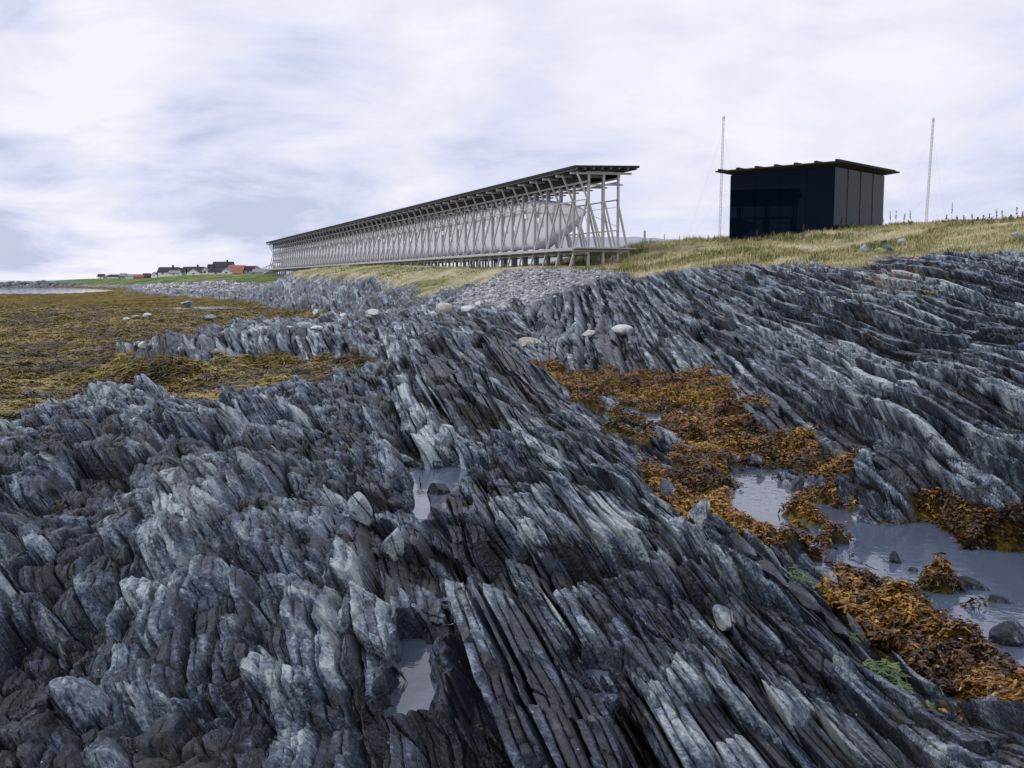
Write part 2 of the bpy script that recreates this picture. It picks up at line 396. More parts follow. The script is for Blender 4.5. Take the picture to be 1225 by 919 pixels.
def rock_nodes(N, tone, pos):
    """slate colour, roughness and bump"""
    st = N.mapping(N.mapping(N.mapping(pos, rot=(0, 0, STR)), rot=(0, math.pi / 2 - DIP, 0)), scale=(1.25, .16, .22))
    n1 = N.noise(st, 14, 6, .62); n2 = N.noise(pos, 45, 5, .65); n3 = N.noise(pos, 1.3, 4, .6)
    t = N.math('ADD', tone, N.math('MULTIPLY', N.math('SUBTRACT', n1, .5), 1.5))
    t = N.math('ADD', t, N.math('MULTIPLY', N.math('SUBTRACT', n2, .5), 1.05))
    t = N.math('ADD', t, N.math('MULTIPLY', N.math('SUBTRACT', n3, .5), .35))
    col = N.ramp(t, ((.12, (.0045, .007, .013)), (.40, (.017, .026, .045)), (.56, (.055, .079, .130)), (.70, (.175, .226, .282)), (.90, (.44, .49, .51))))
    # pale crust lichen and small white snails
    lv = N.noise(pos, 5.5, 5, .7)
    col = N.mix(N.math('MULTIPLY', N.ramp(lv, ((.60, (0, 0, 0)), (.68, (1, 1, 1)))), .4), col, (.22, .25, .26))
    m = N.math('LESS_THAN', N.voro(pos, 10), .045)
    col = N.mix(N.math('MULTIPLY', m, .7), col, (.6, .6, .58))
    bm = N.bump(N.math('ADD', N.math('MULTIPLY', n1, .7), N.math('MULTIPLY', n2, .6)), .035, 1.0)
    br = N.noise(pos, .8, 6, .7)
    col = N.mix(N.math('MULTIPLY', N.ramp(br, ((.56, (0, 0, 0)), (.70, (1, 1, 1)))), .45), col, (.085, .072, .050))
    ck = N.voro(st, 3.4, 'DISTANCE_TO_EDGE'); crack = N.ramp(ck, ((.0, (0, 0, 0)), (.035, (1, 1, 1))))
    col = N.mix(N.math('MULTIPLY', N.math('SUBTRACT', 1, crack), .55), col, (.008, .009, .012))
    bm = N.bump(crack, .02, .9, bm)
    rg = N.ramp(n3, ((.35, (.32,) * 3), (.65, (.52,) * 3)))
    return col, rg, bm

def make_ground_material():
    N = NT('shore'); pos = N.pos()
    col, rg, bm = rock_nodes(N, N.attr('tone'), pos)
    n = N.noise(pos, 2.2, 5, .6)
    lich = N.math('MULTIPLY', N.attr('lich'), N.ramp(N.noise(pos, 3.5, 5, .7), ((.48, (0, 0, 0)), (.6, (1, 1, 1)))))
    col = N.mix(N.math('MULTIPLY', lich, .8), col, (.30, .21, .07))
    # turf
    g1 = N.ramp(N.math('ADD', N.math('MULTIPLY', N.noise(pos, .35, 5, .6), .8), N.math('MULTIPLY', n, .3)), ((.40, (.09, .11, .03)), (.50, (.27, .25, .13)), (.62, (.45, .41, .27))))
    g2 = N.ramp(N.noise(N.mapping(pos, scale=(1, .4, 1)), .12, 6, .65), ((.38, (.045, .085, .020)), (.52, (.10, .15, .035)), (.64, (.26, .25, .09))))
    g1 = N.mix(N.attr('lush'), g1, g2)
    col = N.mix(N.attr('grass'), col, g1)
    # shingle
    vc = N.voro(pos, 5.5, out='Color'); sep = N.n('ShaderNodeSeparateColor'); N.l(vc, sep.inputs[0])
    vd = N.voro(pos, 5.5)
    gr = N.ramp(sep.outputs[0], ((.0, (.20, .205, .22)), (.6, (.34, .35, .37)), (1, (.6, .6, .6))))
    col = N.mix(N.attr('gravel'), col, gr)
    # weed mat
    st = N.mapping(pos, scale=(2.2, .8, 1))
    kn = N.math('ADD', N.math('MULTIPLY', N.noise(st, 3.2, 8, .7), .75), N.math('MULTIPLY', N.noise(N.mapping(pos, scale=(.5, 1, 1)), .30, 6, .68), .55))
    kc = N.ramp(kn, ((.52, (.014, .010, .006)), (.60, (.052, .036, .012)), (.67, (.17, .122, .022)), (.78, (.28, .21, .05))))
    col = N.mix(N.attr('kelp'), col, kc)
    kb = N.bump(N.math('MULTIPLY', N.noise(st, 9, 8, .75), N.attr('kelp')), .10, .9, bm)
    gb = N.bump(N.math('MULTIPLY', N.math('SUBTRACT', 1, vd), N.attr('gravel')), .12, .9, kb)
    soft = N.math('ADD', N.math('ADD', N.attr('grass'), N.attr('gravel')), N.attr('kelp'), True)
    rg = N.mix(soft, rg, (.92, .92, .92))
    sp = N.math('SUBTRACT', .6, N.math('MULTIPLY', soft, .45))
    return N.set(Base_Color=col, Roughness=rg, Normal=gb, Specular_IOR_Level=sp)
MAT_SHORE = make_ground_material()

def simple(name, col, rough=.6, spec=.5, var=.25, scale=3, metallic=0, bump=0, stretch=(1, 1, 1)):
    N = NT(name); p = N.mapping(N.pos(), scale=stretch)
    n = N.noise(p, scale, 5, .6)
    c = N.mix(n, tuple(x * (1 - var) for x in col), tuple(min(1, x * (1 + var)) for x in col))
    kw = dict(Base_Color=c, Roughness=rough, Specular_IOR_Level=spec, Metallic=metallic)
    if bump: kw['Normal'] = N.bump(n, bump)
    return N.set(**kw)

def rock_mat(name, shift, tint=None, tintf=0.0):
    N = NT(name); pos = N.pos()
    v = N.n('ShaderNodeValue'); v.outputs[0].default_value = shift
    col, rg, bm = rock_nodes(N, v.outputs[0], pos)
    if tint: col = N.mix(tintf, col, tint)
    return N.set(Base_Color=col, Roughness=rg, Normal=bm, Specular_IOR_Level=.42)
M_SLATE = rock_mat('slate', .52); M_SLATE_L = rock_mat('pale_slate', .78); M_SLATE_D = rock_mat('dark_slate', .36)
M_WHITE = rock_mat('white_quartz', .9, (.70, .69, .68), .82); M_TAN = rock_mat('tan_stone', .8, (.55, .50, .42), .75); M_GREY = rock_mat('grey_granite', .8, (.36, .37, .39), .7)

def leafmat(name, stops, rough=.5, spec=.4, trans=0.0):
    N = NT(name)
    return N.set(Base_Color=N.ramp(N.attr('tone'), stops), Roughness=rough, Specular_IOR_Level=spec)
M_KELP = leafmat('olive_weed', ((0, (.014, .010, .006)), (.35, (.058, .040, .012)), (.7, (.225, .160, .026)), (1, (.40, .30, .07))), .4)
M_WRACK = leafmat('orange_wrack', ((0, (.016, .009, .005)), (.35, (.075, .034, .009)), (.65, (.24, .110, .014)), (.88, (.38, .20, .025)), (1, (.42, .30, .06))), .34, .4)
M_GREENWEED = leafmat('green_weed', ((0, (.02, .045, .010)), (1, (.085, .16, .028))), .4)
M_GRASS = leafmat('dry_grass', ((0, (.05, .075, .022)), (.3, (.14, .155, .050)), (.55, (.36, .32, .155)), (1, (.64, .57, .39))), .7, .2)
M_WOOD = simple('bleached_pine', (.42, .415, .42), .7, .3, .22, 4, stretch=(6, 6, .8))
M_WOOD_D = simple('weathered_pine', (.13, .13, .14), .75, .3, .25, 4)
M_ROOF = simple('tarred_roof', (.022, .023, .027), .75, .3, .3, 2)
M_FABRIC = simple('sailcloth', (.60, .60, .65), .8, .2, .16, .7, bump=.12, stretch=(1, 1.6, .5))
M_WINDOW = simple('white_window_box', (.85, .85, .85), .4, .5, .05)

def glassmat():
    N = NT('smoked_glass')
    n = N.noise(N.pos(), .35, 2)
    return N.set(Base_Color=(.0015, .004, .010), Roughness=.01, IOR=1.21, Specular_Tint=(.46, .66, 1.0), Normal=N.bump(n, .01, .15))
M_GLASS = glassmat()

def watermat(name, tint, tr, ripple, scale):
    m = bpy.data.materials.new(name); m.use_nodes = True; t = m.node_tree; t.nodes.clear()
    o = t.nodes.new('ShaderNodeOutputMaterial'); mx = t.nodes.new('ShaderNodeMixShader'); gl = t.nodes.new('ShaderNodeBsdfGlossy')
    tp = t.nodes.new('ShaderNodeBsdfTransparent'); df = t.nodes.new('ShaderNodeBsdfDiffuse'); m2 = t.nodes.new('ShaderNodeMixShader')
    fr = t.nodes.new('ShaderNodeFresnel'); nz = t.nodes.new('ShaderNodeTexNoise'); bp = t.nodes.new('ShaderNodeBump'); tc = t.nodes.new('ShaderNodeTexCoord')
    gl.inputs['Roughness'].default_value = .04; gl.inputs['Color'].default_value = (1, 1, 1, 1)
    tp.inputs['Color'].default_value = (.62, .66, .66, 1); df.inputs['Color'].default_value = (*tint, 1); m2.inputs[0].default_value = tr
    fr.inputs['IOR'].default_value = 1.45
    nz.inputs['Scale'].default_value = scale; nz.inputs['Detail'].default_value = 4
    bp.inputs['Distance'].default_value = ripple; bp.inputs['Strength'].default_value = 1
    L = t.links.new
    L(tc.outputs['Object'], nz.inputs['Vector']); L(nz.outputs['Fac'], bp.inputs['Height']); L(bp.outputs[0], gl.inputs['Normal']); L(bp.outputs[0], fr.inputs['Normal'])
    L(df.outputs[0], m2.inputs[1]); L(tp.outputs[0], m2.inputs[2]); L(fr.outputs[0], mx.inputs[0]); L(m2.outputs[0], mx.inputs[1]); L(gl.outputs[0], mx.inputs[2]); L(mx.outputs[0], o.inputs[0])
    return m
M_POOL = watermat('pool_water', (.115, .145, .215), .3, .004, 9)
M_SEA = watermat('sea_water', (.05, .07, .09), 0, .05, .8)

# ------------------------------------------------------------------ build the ground sheets
TMAX = .78
ncol = 1560
d_list = [1.6]
while d_list[-1] < 110:
    d = d_list[-1]
    d_list.append(d * (1 + (.0031 if d < 12 else .0030 if d < 60 else .006)))
while d_list[-1] < 1300: d_list.append(d_list[-1] * 1.015)
DD = np.array(d_list, F32); TT = np.linspace(-TMAX, TMAX, ncol).astype(F32)
nrow = len(DD)
gx2 = (TT[None, :] * DD[:, None]).ravel(); gy2 = np.repeat(DD, ncol)
X, Y, Z, AT, WR = ground_detail(gx2, gy2)
ZG = Z.reshape(nrow, ncol)
VV = np.stack([X, Y, Z], -1)
idx = np.arange(nrow * ncol, dtype=np.int32).reshape(nrow, ncol)
quads = np.stack([idx[:-1, :-1].ravel(), idx[:-1, 1:].ravel(), idx[1:, 1:].ravel(), idx[1:, :-1].ravel()], -1)
cls = np.argmax(np.stack([WR, AT['grass'], AT['gravel'], AT['kelp']]), 0)[quads[:, 0]]
for k, nm in enumerate(('bedrock_ground', 'grass_terrain', 'gravel_ground', 'seaweed_mat')):
    f = quads[cls == k]
    used = np.unique(f); remap = np.zeros(len(VV), np.int32); remap[used] = np.arange(len(used))
    o = np_mesh(nm, VV[used], remap[f], MAT_SHORE, {a: v[used] for a, v in AT.items()}, smooth=(k != 0))
    tag(o, kind='stuff' if nm == 'seaweed_mat' else 'structure')
    if nm == 'seaweed_mat': tag(o, 'thick olive brown mat of seaweed covering the low shore', 'seaweed')

def zat(x, y, r=1):
    c = (x / y + TMAX) / (2 * TMAX) * (ncol - 1); rr = np.searchsorted(DD, y)
    c = int(np.clip(round(c), r, ncol - 1 - r)); rr = int(np.clip(rr, r, nrow - 1 - r))
    return float(ZG[rr - r:rr + r + 1, c - r:c + r + 1].mean())

# coarse ground all round, outside the fine sheet
ang0 = math.atan(TMAX)
na = 72; ds = np.exp(np.linspace(math.log(1.6), math.log(1300), 60))
angs = np.linspace(ang0 - .004, 2 * math.pi - ang0 + .004, na)
vs = []
for d in ds:
    for a in angs:
        r_ = d / math.cos(ang0)
        side = TMAX if a < math.pi else -TMAX
        k = min(1, min(a - ang0, 2 * math.pi - ang0 - a) / 1.0)
        g0 = float(bil(GZ, np.array([side]), np.array([d]))[0])
        z = g0 * (1 - k) + k * (.8 if d < 12 else .8 - 2.2 * min(1, (d - 12) / 60)) if a > math.pi * .75 else g0
        vs.append((r_ * math.sin(a), r_ * math.cos(a), z - .04))
vs = np.array(vs); ii = np.arange(len(ds) * na).reshape(len(ds), na)
fq = np.stack([ii[:-1, :-1].ravel(), ii[:-1, 1:].ravel(), ii[1:, 1:].ravel(), ii[1:, :-1].ravel()], -1)
o = np_mesh('outer_ground', vs, fq, MAT_SHORE, dict(lush=np.zeros(len(vs)), grass=(vs[:, 2] > 3.2).astype(F32), gravel=np.zeros(len(vs)), kelp=(vs[:, 2] < .4).astype(F32), tone=np.full(len(vs), .45), lich=np.zeros(len(vs))), True)
tag(o, kind='structure')
nf = 24; vs = [(0, 0, .7)] + [(1.66 / math.cos(ang0) * math.sin(a), 1.66 / math.cos(ang0) * math.cos(a), .8) for a in np.linspace(0, 2 * math.pi, nf, endpoint=False)]
o = np_mesh('standing_ground', np.array(vs), np.array([(0, 1 + k, 1 + (k + 1) % nf) for k in range(nf)]), MAT_SHORE, dict(lush=np.zeros(nf + 1), grass=np.zeros(nf + 1), gravel=np.zeros(nf + 1), kelp=np.zeros(nf + 1), tone=np.full(nf + 1, .45), lich=np.zeros(nf + 1)))
tag(o, kind='structure')

# sea and pools
def sheet(name, pts, z, mat):
    me = bpy.data.meshes.new(name); me.from_pydata([(x, y, z) for x, y in pts], [], [list(range(len(pts)))]); me.materials.append(mat)
    o = bpy.data.objects.new(name, me); C.objects.link(o); return o
tag(sheet('sea_water', [(6000 * math.cos(a), 6000 * math.sin(a)) for a in np.linspace(0, 2 * math.pi, 64, endpoint=False)], -.02, M_SEA), kind='structure')
for key, (pts, lvl) in POOLS.items():
    sd = np.full(len(X), -9, F32); P = np.array(pts)
    mx = (np.abs(X - P[:, 0].mean()) < 6) & (np.abs(Y - P[:, 1].mean()) < 7)
    sd[mx] = direct_sd(pts, X[mx], Y[mx])
    if key in ('star', 'slot', 'chink', 'sliver'):
        cand = np.where(sd > -.5)[0]; r0, r1 = cand.min() // ncol, cand.max() // ncol; c0, c1 = (cand % ncol).min(), (cand % ncol).max()
        zs = ZG[r0:r1 + 1, c0:c1 + 1]; ss = sd.reshape(nrow, ncol)[r0:r1 + 1, c0:c1 + 1]
        seed = np.unravel_index(np.argmin(np.where(ss > 0, zs, 99)), zs.shape); best = np.full(zs.shape, 99., np.float64); best[seed] = zs[seed]
        hq = [(float(zs[seed]), int(seed[0]), int(seed[1]))]; spill = float(zs[seed])
        while hq:
            lv_, a_, b_ = heapq.heappop(hq)
            if lv_ > best[a_, b_]: continue
            if ss[a_, b_] < -.22: spill = lv_; break
            for da, db in ((1, 0), (-1, 0), (0, 1), (0, -1)):
                p_, q_ = a_ + da, b_ + db
                if 0 <= p_ < zs.shape[0] and 0 <= q_ < zs.shape[1]:
                    nl = max(lv_, float(zs[p_, q_]))
                    if nl < best[p_, q_]: best[p_, q_] = nl; heapq.heappush(hq, (nl, p_, q_))
        lvl = min(lvl + .02, spill - .002)
        wet = np.zeros((nrow, ncol), bool); wet[r0:r1 + 1, c0:c1 + 1] = (best < lvl) & (zs < lvl)
        qm = wet.ravel()[quads].any(1)
        print('pool', key, round(lvl, 3), int(wet.sum()))
    else:
        qm = ((Z < lvl + .004) & (sd > -1.6))[quads].any(1)
    f = quads[qm]; used = np.unique(f); remap = np.zeros(len(VV), np.int32); remap[used] = np.arange(len(used))
    if len(f): tag(np_mesh('pool_water', np.stack([X[used], Y[used], np.full(len(used), lvl)], -1), remap[f], M_POOL), kind='structure')

# ------------------------------------------------------------------ scattered growth (stuff)
def sample(n, d0, d1, t0=-TMAX, t1=TMAX):
    t = rng.uniform(t0, t1, n); d = np.exp(rng.uniform(math.log(d0), math.log(d1), n))
    c = np.clip(np.round((t + TMAX) / (2 * TMAX) * (ncol - 1)).astype(int), 0, ncol - 1); r = np.clip(np.searchsorted(DD, d), 0, nrow - 1)
    k = r * ncol + c
    return t * d + rng.uniform(-.01, .01, n), d, Z[k], k

def ribbons(name, x, y, z, L, W, az, lift, droop, tone, mat, seg=3, curl=None, tilt=None):
    n = len(x); V = np.zeros((n, seg + 1, 2, 3), F32)
    dx, dy = np.cos(az), np.sin(az); roll = tilt if tilt is not None else np.zeros(n)
    for s in range(seg + 1):
        f = s / seg
        a2 = az + (curl * f if curl is not None else 0)
        px = x + np.cos(a2) * L * f; py = y + np.sin(a2) * L * f
        pz = z + lift * L * f - droop * L * f * f
        w = W * (.55 + .9 * f * (1 - f) * 2 if s < seg else .45) * .5
        nx, ny, nz = -np.sin(a2) * np.cos(roll), np.cos(a2) * np.cos(roll), np.sin(roll)
        for k, sg in ((0, -1), (1, 1)):
            V[:, s, k, 0] = px + sg * nx * w; V[:, s, k, 1] = py + sg * ny * w; V[:, s, k, 2] = pz + sg * nz * w
    b = (np.arange(n) * (seg + 1) * 2)[:, None]
    fs = np.concatenate([b + np.array([2 * s, 2 * s + 1, 2 * s + 3, 2 * s + 2]) for s in range(seg)], 0)
    return np_mesh(name, V.reshape(-1, 3), fs, mat, dict(tone=np.repeat(tone, (seg + 1) * 2)), True)

# long olive weed on the flats
x, y, z, k = sample(330000, 13, 90, -.62, .0)
m = (AT['kelp'][k] > .6); x, y, z = x[m], y[m], z[m]; n = len(x)
flow = 2.2 + 1.6 * fbm(x * .25, y * .25, 300, 2)
tn = np.clip(.55 + .48 * fbm(x * .6, y * .35, 301, 3) + .38 * fbm(x * .16, y * .07, 302, 3) + rng.normal(0, .17, n), 0, 1)
o = ribbons('seaweed', x, y, z + .01, rng.uniform(.10, .36, n) * (1 + .012 * y), rng.uniform(.009, .026, n) * (1 + .012 * y), flow + rng.normal(0, .6, n), rng.uniform(.05, .5, n), rng.uniform(.3, .8, n), tn, M_KELP, 3, rng.normal(0, .9, n), rng.uniform(-.5, .5, n))
tag(o, 'long olive strands of seaweed lying over the left flats', 'seaweed', kind='stuff')
# curly orange wrack in the gully
x, y, z, k = sample(620000, 4.0, 34, -.05, .70)
clump = fbm(x * 1.6, y * 1.6, 310, 3)
m = (AT['kelp'][k] > .55) & (z > .235 - .05 * (rng.random(len(x)) ** 4)) & (clump > -1.1)
x, y, z, clump = x[m], y[m], z[m], clump[m]; n = len(x)
tn = np.clip(.46 + .40 * fbm(x * .8, y * .8, 311, 3) + .22 * fbm(x * 4, y * 4, 312, 2) + rng.normal(0, .18, n) - .25 * (z < .26), 0, 1)
o = ribbons('wrack', x, y, z + .02 + rng.uniform(0, .05, n) + .12 * np.maximum(clump, -.3) + .05 * np.maximum(fbm(x * 5, y * 5, 313, 2), 0), rng.uniform(.02, .055, n) * (1 + .03 * y), rng.uniform(.009, .019, n) * (1 + .04 * y), 3 * fbm(x * 1.5, y * 1.5, 315, 2) + rng.normal(0, .9, n), rng.uniform(-.15, .7, n), rng.uniform(.2, .9, n), tn, M_WRACK, 2, rng.normal(0, 1.2, n), rng.uniform(-.9, .9, n))
tag(o, 'curly orange brown wrack carpeting the gully right of the ridge', 'seaweed', kind='stuff')
# bright green weed round the pool edge
x, y, z, k = sample(90000, 4.0, 13, .1, .6)
gm = fbm(x * 1.3 + 7, y * 1.3, 320, 3)
m = (gm > .50) & (rng.random(len(x)) < .6) & (z > .22) & (z < .62) & (AT['grass'][k] < .1); x, y, z = x[m], y[m], z[m]; n = len(x)
o = ribbons('green_weed', x, y, z + .012, rng.uniform(.03, .08, n), rng.uniform(.01, .025, n), rng.uniform(0, 6.28, n), rng.uniform(0, .5, n), rng.uniform(.2, .6, n), rng.random(n), M_GREENWEED, 2, rng.normal(0, .8, n), rng.uniform(-.5, .5, n))
tag(o, 'bright green weed on the wet stones by the long pool', 'weed', kind='stuff')
# grass
def blades(name, x, y, z, H, W, tone, mat):
    n = len(x); az = rng.uniform(0, 6.28, n); V = np.zeros((n, 5, 3), F32); ln = rng.normal(0, .25, (n, 2)) * H[:, None] + np.array([.12, 0]) * H[:, None]
    for s, f, w in ((0, 0, 1), (1, .6, .7)):
        for q_, sg in ((0, -1), (1, 1)):
            V[:, s * 2 + q_, 0] = x + ln[:, 0] * f * f + sg * np.cos(az) * W * w * .5; V[:, s * 2 + q_, 1] = y + ln[:, 1] * f * f + sg * np.sin(az) * W * w * .5; V[:, s * 2 + q_, 2] = z + H * f
    V[:, 4, 0] = x + ln[:, 0]; V[:, 4, 1] = y + ln[:, 1]; V[:, 4, 2] = z + H
    b = (np.arange(n) * 5)[:, None]
    fs = np.concatenate([b + np.array([0, 1, 3]), b + np.array([0, 3, 2]), b + np.array([2, 3, 4])], 0)
    return np_mesh(name, V.reshape(-1, 3), fs, mat, dict(tone=np.repeat(tone, 5)))
x, y, z, k = sample(330000, 27, 130, -.25, .62)
m = AT['grass'][k] > .35 + .5 * rng.random(len(k)); x, y, z, k = x[m], y[m], z[m], k[m]; n = len(x)
pn = fbm(x * .22, y * .22, 330, 3); pn2 = fbm(x * .9, y * .9, 331, 2)
hh = np.clip(.22 + .24 * pn + .16 * pn2, .05, .8) * rng.uniform(.5, 1.3, n) * (.75 + .7 * sstep(60, 72, y)) * (1 - .7 * sstep(6, 3, x) * sstep(48, 54, y))
tn = np.clip(.60 - .42 * pn - .18 * pn2 + rng.normal(0, .15, n) - .12 * sstep(58, 75, y), 0, 1)
o = blades('grass', x, y, z - .03, hh, rng.uniform(.02, .05, n), tn, M_GRASS)
tag(o, 'straw coloured and green grass on the slope above the rocks', 'grass', kind='stuff')

# ------------------------------------------------------------------ solids
class MB:
    def __init__(s): s.v = []; s.f = []
    def add(s, vs, fs):
        b = len(s.v); s.v += [tuple(v) for v in vs]; s.f += [tuple(i + b for i in f) for f in fs]; return s
    def box(s, x0, x1, y0, y1, z0, z1):
        return s.add([(x0,y0,z0),(x1,y0,z0),(x1,y1,z0),(x0,y1,z0),(x0,y0,z1),(x1,y0,z1),(x1,y1,z1),(x0,y1,z1)], [(3,2,1,0),(4,5,6,7),(0,1,5,4),(1,2,6,5),(2,3,7,6),(3,0,4,7)])
    def bar(s, a, b, w, h=None):
        h = h or w; a = Vector(a); b = Vector(b); d = (b - a).normalized()
        up = Vector((0, 0, 1)) if abs(d.z) < .95 else Vector((0, 1, 0))
        r_ = d.cross(up).normalized(); u_ = r_.cross(d)
        vs = [p + r_ * sx * w / 2 + u_ * sz * h / 2 for p in (a, b) for sx, sz in ((-1,-1),(1,-1),(1,1),(-1,1))]
        return s.add(vs, [(0,1,2,3),(7,6,5,4),(1,0,4,5),(2,1,5,6),(3,2,6,7),(0,3,7,4)])
    def tube(s, a, b, r0, r1=None, n=8):
        r1 = r0 if r1 is None else r1
        a = Vector(a); b = Vector(b); d = (b - a).normalized(); up = Vector((0, 0, 1)) if abs(d.z) < .95 else Vector((0, 1, 0))
        e1 = d.cross(up).normalized(); e2 = e1.cross(d); vs = []
        for p, r_ in ((a, r0), (b, r1)):
            for k in range(n):
                an = 2 * math.pi * k / n; vs.append(p + e1 * r_ * math.cos(an) + e2 * r_ * math.sin(an))
        return s.add(vs, [(k, (k + 1) % n, n + (k + 1) % n, n + k) for k in range(n)] + [tuple(range(n))[::-1], tuple(range(n, 2 * n))])
    def build(s, name, mat, parent=None, smooth=False):
        me = bpy.data.meshes.new(name); me.from_pydata(s.v, [], s.f); me.materials.append(mat)
        if smooth:
            for p in me.polygons: p.use_smooth = True
        bm_ = bmesh.new(); bm_.from_mesh(me); bmesh.ops.recalc_face_normals(bm_, faces=bm_.faces); bm_.to_mesh(me); bm_.free()
        o = bpy.data.objects.new(name, me); C.objects.link(o)
        if parent: o.parent = parent
        return o

# ---- the long memorial hall
hall = empty('memorial_hall', (HX, HY, HZ), HA)
tag(hall, 'very long white timber scaffold hall with thin dark roof and pale fabric cocoon', 'memorial hall')
LEN = 125.0; NFR = 63; BAY = LEN / (NFR - 1)
PX = (1.08, 2.04, 3.0); ROOF0, ROOF1 = 5.42, 5.56
def gdrop(lx, s):
    x = HX + lx * math.cos(HA) - s * math.sin(HA); y = HY + lx * math.sin(HA) + s * math.cos(HA)
    return float(G(np.array([x]), np.array([y]))[0]) - HZ - .25
def bent_members(s):
    """members of one cross frame: (name, list of (a, b, width))"""
    out = []
    for lx in PX: out.append(('post', [((lx, s, gdrop(lx, s)), (lx, s, 5.25), .125)]))
    out.append(('raking_prop', [((-.08, s + .16, gdrop(-.08, s)), (1.06, s + .16, 3.75), .10)]))
    out.append(('raking_prop', [((3.95, s + .16, gdrop(3.95, s)), (3.02, s + .16, 3.75), .10)]))
    out.append(('eave_strut', [((.22, s - .16, 5.25), (1.10, s - .16, 3.35), .095)]))
    out.append(('long_strut', [((1.10, s - .165, 3.35), (1.92, s - .165, 1.0), .07)]))
    out.append(('eave_strut', [((2.06, s - .16, 3.5), (2.75, s - .16, 1.0), .08)]))
    out.append(('tie_beam', [((-.1, s, 5.17), (3.85, s, 5.27), .12)]))
    out.append(('tie_beam', [((.95, s + .12, 4.55), (3.35, s + .12, 4.62), .09)]))
    out.append(('deck_beam', [((-.02, s - .1, .74), (3.7, s - .1, .74), .09)]))
    return out
for k in range(NFR):
    s = k * BAY; mem = bent_members(s)
    near = k < 14
    fr = MB()
    if near:
        fr.box(.9, 3.2, s - .05, s + .05, 5.285, 5.325)
        f = fr.build('trestle_frame', M_WOOD, hall)
        for nm, segs in mem:
            b = MB()
            for a_, b_, w in segs: b.bar(a_, b_, w)
            b.build(nm, M_WOOD, f)
    else:
        for nm, segs in mem:
            for a_, b_, w in segs: fr.bar(a_, b_, w)
        fr.build('trestle_frame', M_WOOD, hall)
# roof sheet, purlins
MB().add([(-.05,-.45,ROOF0+.02),(4.15,-.45,ROOF1+.02),(4.15,LEN+1,ROOF1+.02),(-.05,LEN+1,ROOF0+.02),(-.05,-.45,ROOF0+.15),(4.15,-.45,ROOF1+.15),(4.15,LEN+1,ROOF1+.15),(-.05,LEN+1,ROOF0+.15)], [(3,2,1,0),(4,5,6,7),(0,1,5,4),(1,2,6,5),(2,3,7,6),(3,0,4,7)]).build('roof', M_ROOF, hall)
for k in range(8):
    lx = .08 + k * .55; zz = ROOF0 + (ROOF1 - ROOF0) * lx / 4.1
    MB().box(lx - .045, lx + .045, -.5, LEN + .9, zz - .09, zz + .018).build('purlin', M_WOOD_D, hall)
b = MB()
for k in range(NFR):
    s = k * BAY + BAY / 2; b.bar((-.04, s, ROOF0 - .01), (1.0, s, ROOF0 + .03), .05, .05)
ov = b.build('rafter_tail', M_WOOD_D, hall)
for lx, zz, w in ((.98, 3.72, .07), (2.93, 3.72, .07), (2.90, 4.72, .09), (2.90, 4.95, .09), (.99, 4.74, .10), (.93, .62, .10), (3.12, .62, .10), (-.02, .80, .10), (2.93, 1.95, .07)):
    MB().box(lx - w / 2, lx + w / 2, -.25, LEN + .3, zz - w / 2, zz + w / 2).build('rail', M_WOOD, hall)
MB().box(.05, 4.0, -.5, LEN + .3, .86, .92).build('deck', M_WOOD, hall)
MB().box(.935, .965, .05, LEN, 4.80, 5.36).build('eaves_lining', M_ROOF, hall)
MB().box(3.125, 3.15, .05, LEN, 5.02, 5.40).build('eaves_lining', M_ROOF, hall)
# fabric cocoon, drawn out to a point at the near end
nS, nA = 380, 28; vs = []; 
for i in range(nS + 1):
    s = 2.6 + (LEN - 6) * i / nS
    tp_ = min(1, max(.03, ((s - 2.6) / 6.5))) ** .62; te = min(1, max(.05, (LEN - 3.5 - s) / 6)) ** .6; tp_ *= te
    pin = .5 + .5 * math.cos(2 * math.pi * s / BAY)
    cz = 2.75 + .45 * (1 - tp_)
    for j in range(nA):
        a = 2 * math.pi * j / nA
        rx = (.86 - .05 * pin) * tp_; rz = (1.62 - .04 * pin) * tp_
        ca, sa = math.cos(a), math.sin(a)
        ex = abs(ca) ** .38 * (1 if ca > 0 else -1); ez = abs(sa) ** .5 * (1 if sa > 0 else -1)
        spike = .05 * pin * (j % 7 == 0)
        vs.append((2.04 + (rx + spike) * ex, s, cz + (rz + spike) * ez))
ii = np.arange((nS + 1) * nA).reshape(nS + 1, nA); r2 = np.roll(ii, -1, 1)
o = np_mesh('fabric_cocoon', np.array(vs), np.stack([ii[:-1].ravel(), ii[1:].ravel(), r2[1:].ravel(), r2[:-1].ravel()], -1), M_FABRIC, smooth=True, parent=hall)
for k in range(40):
    s = 7.5 + k * BAY + random.uniform(-.3, .3); zz = 2.9 + .75 * math.sin(k * 1.9) * random.uniform(.5, 1)
    MB().box(1.02, 1.22, s - .13, s + .13, zz - .15, zz + .15).build('window', M_WINDOW, hall)
for zz in (2.2, 3.3):
    MB().tube((2.04, 2.7, 3.2), (1.10, .1, zz), .012).build('stay_cable', M_WOOD_D, hall)
    MB().tube((2.04, 2.7, 3.2), (2.95, .1, zz), .012).build('stay_cable', M_WOOD_D, hall)
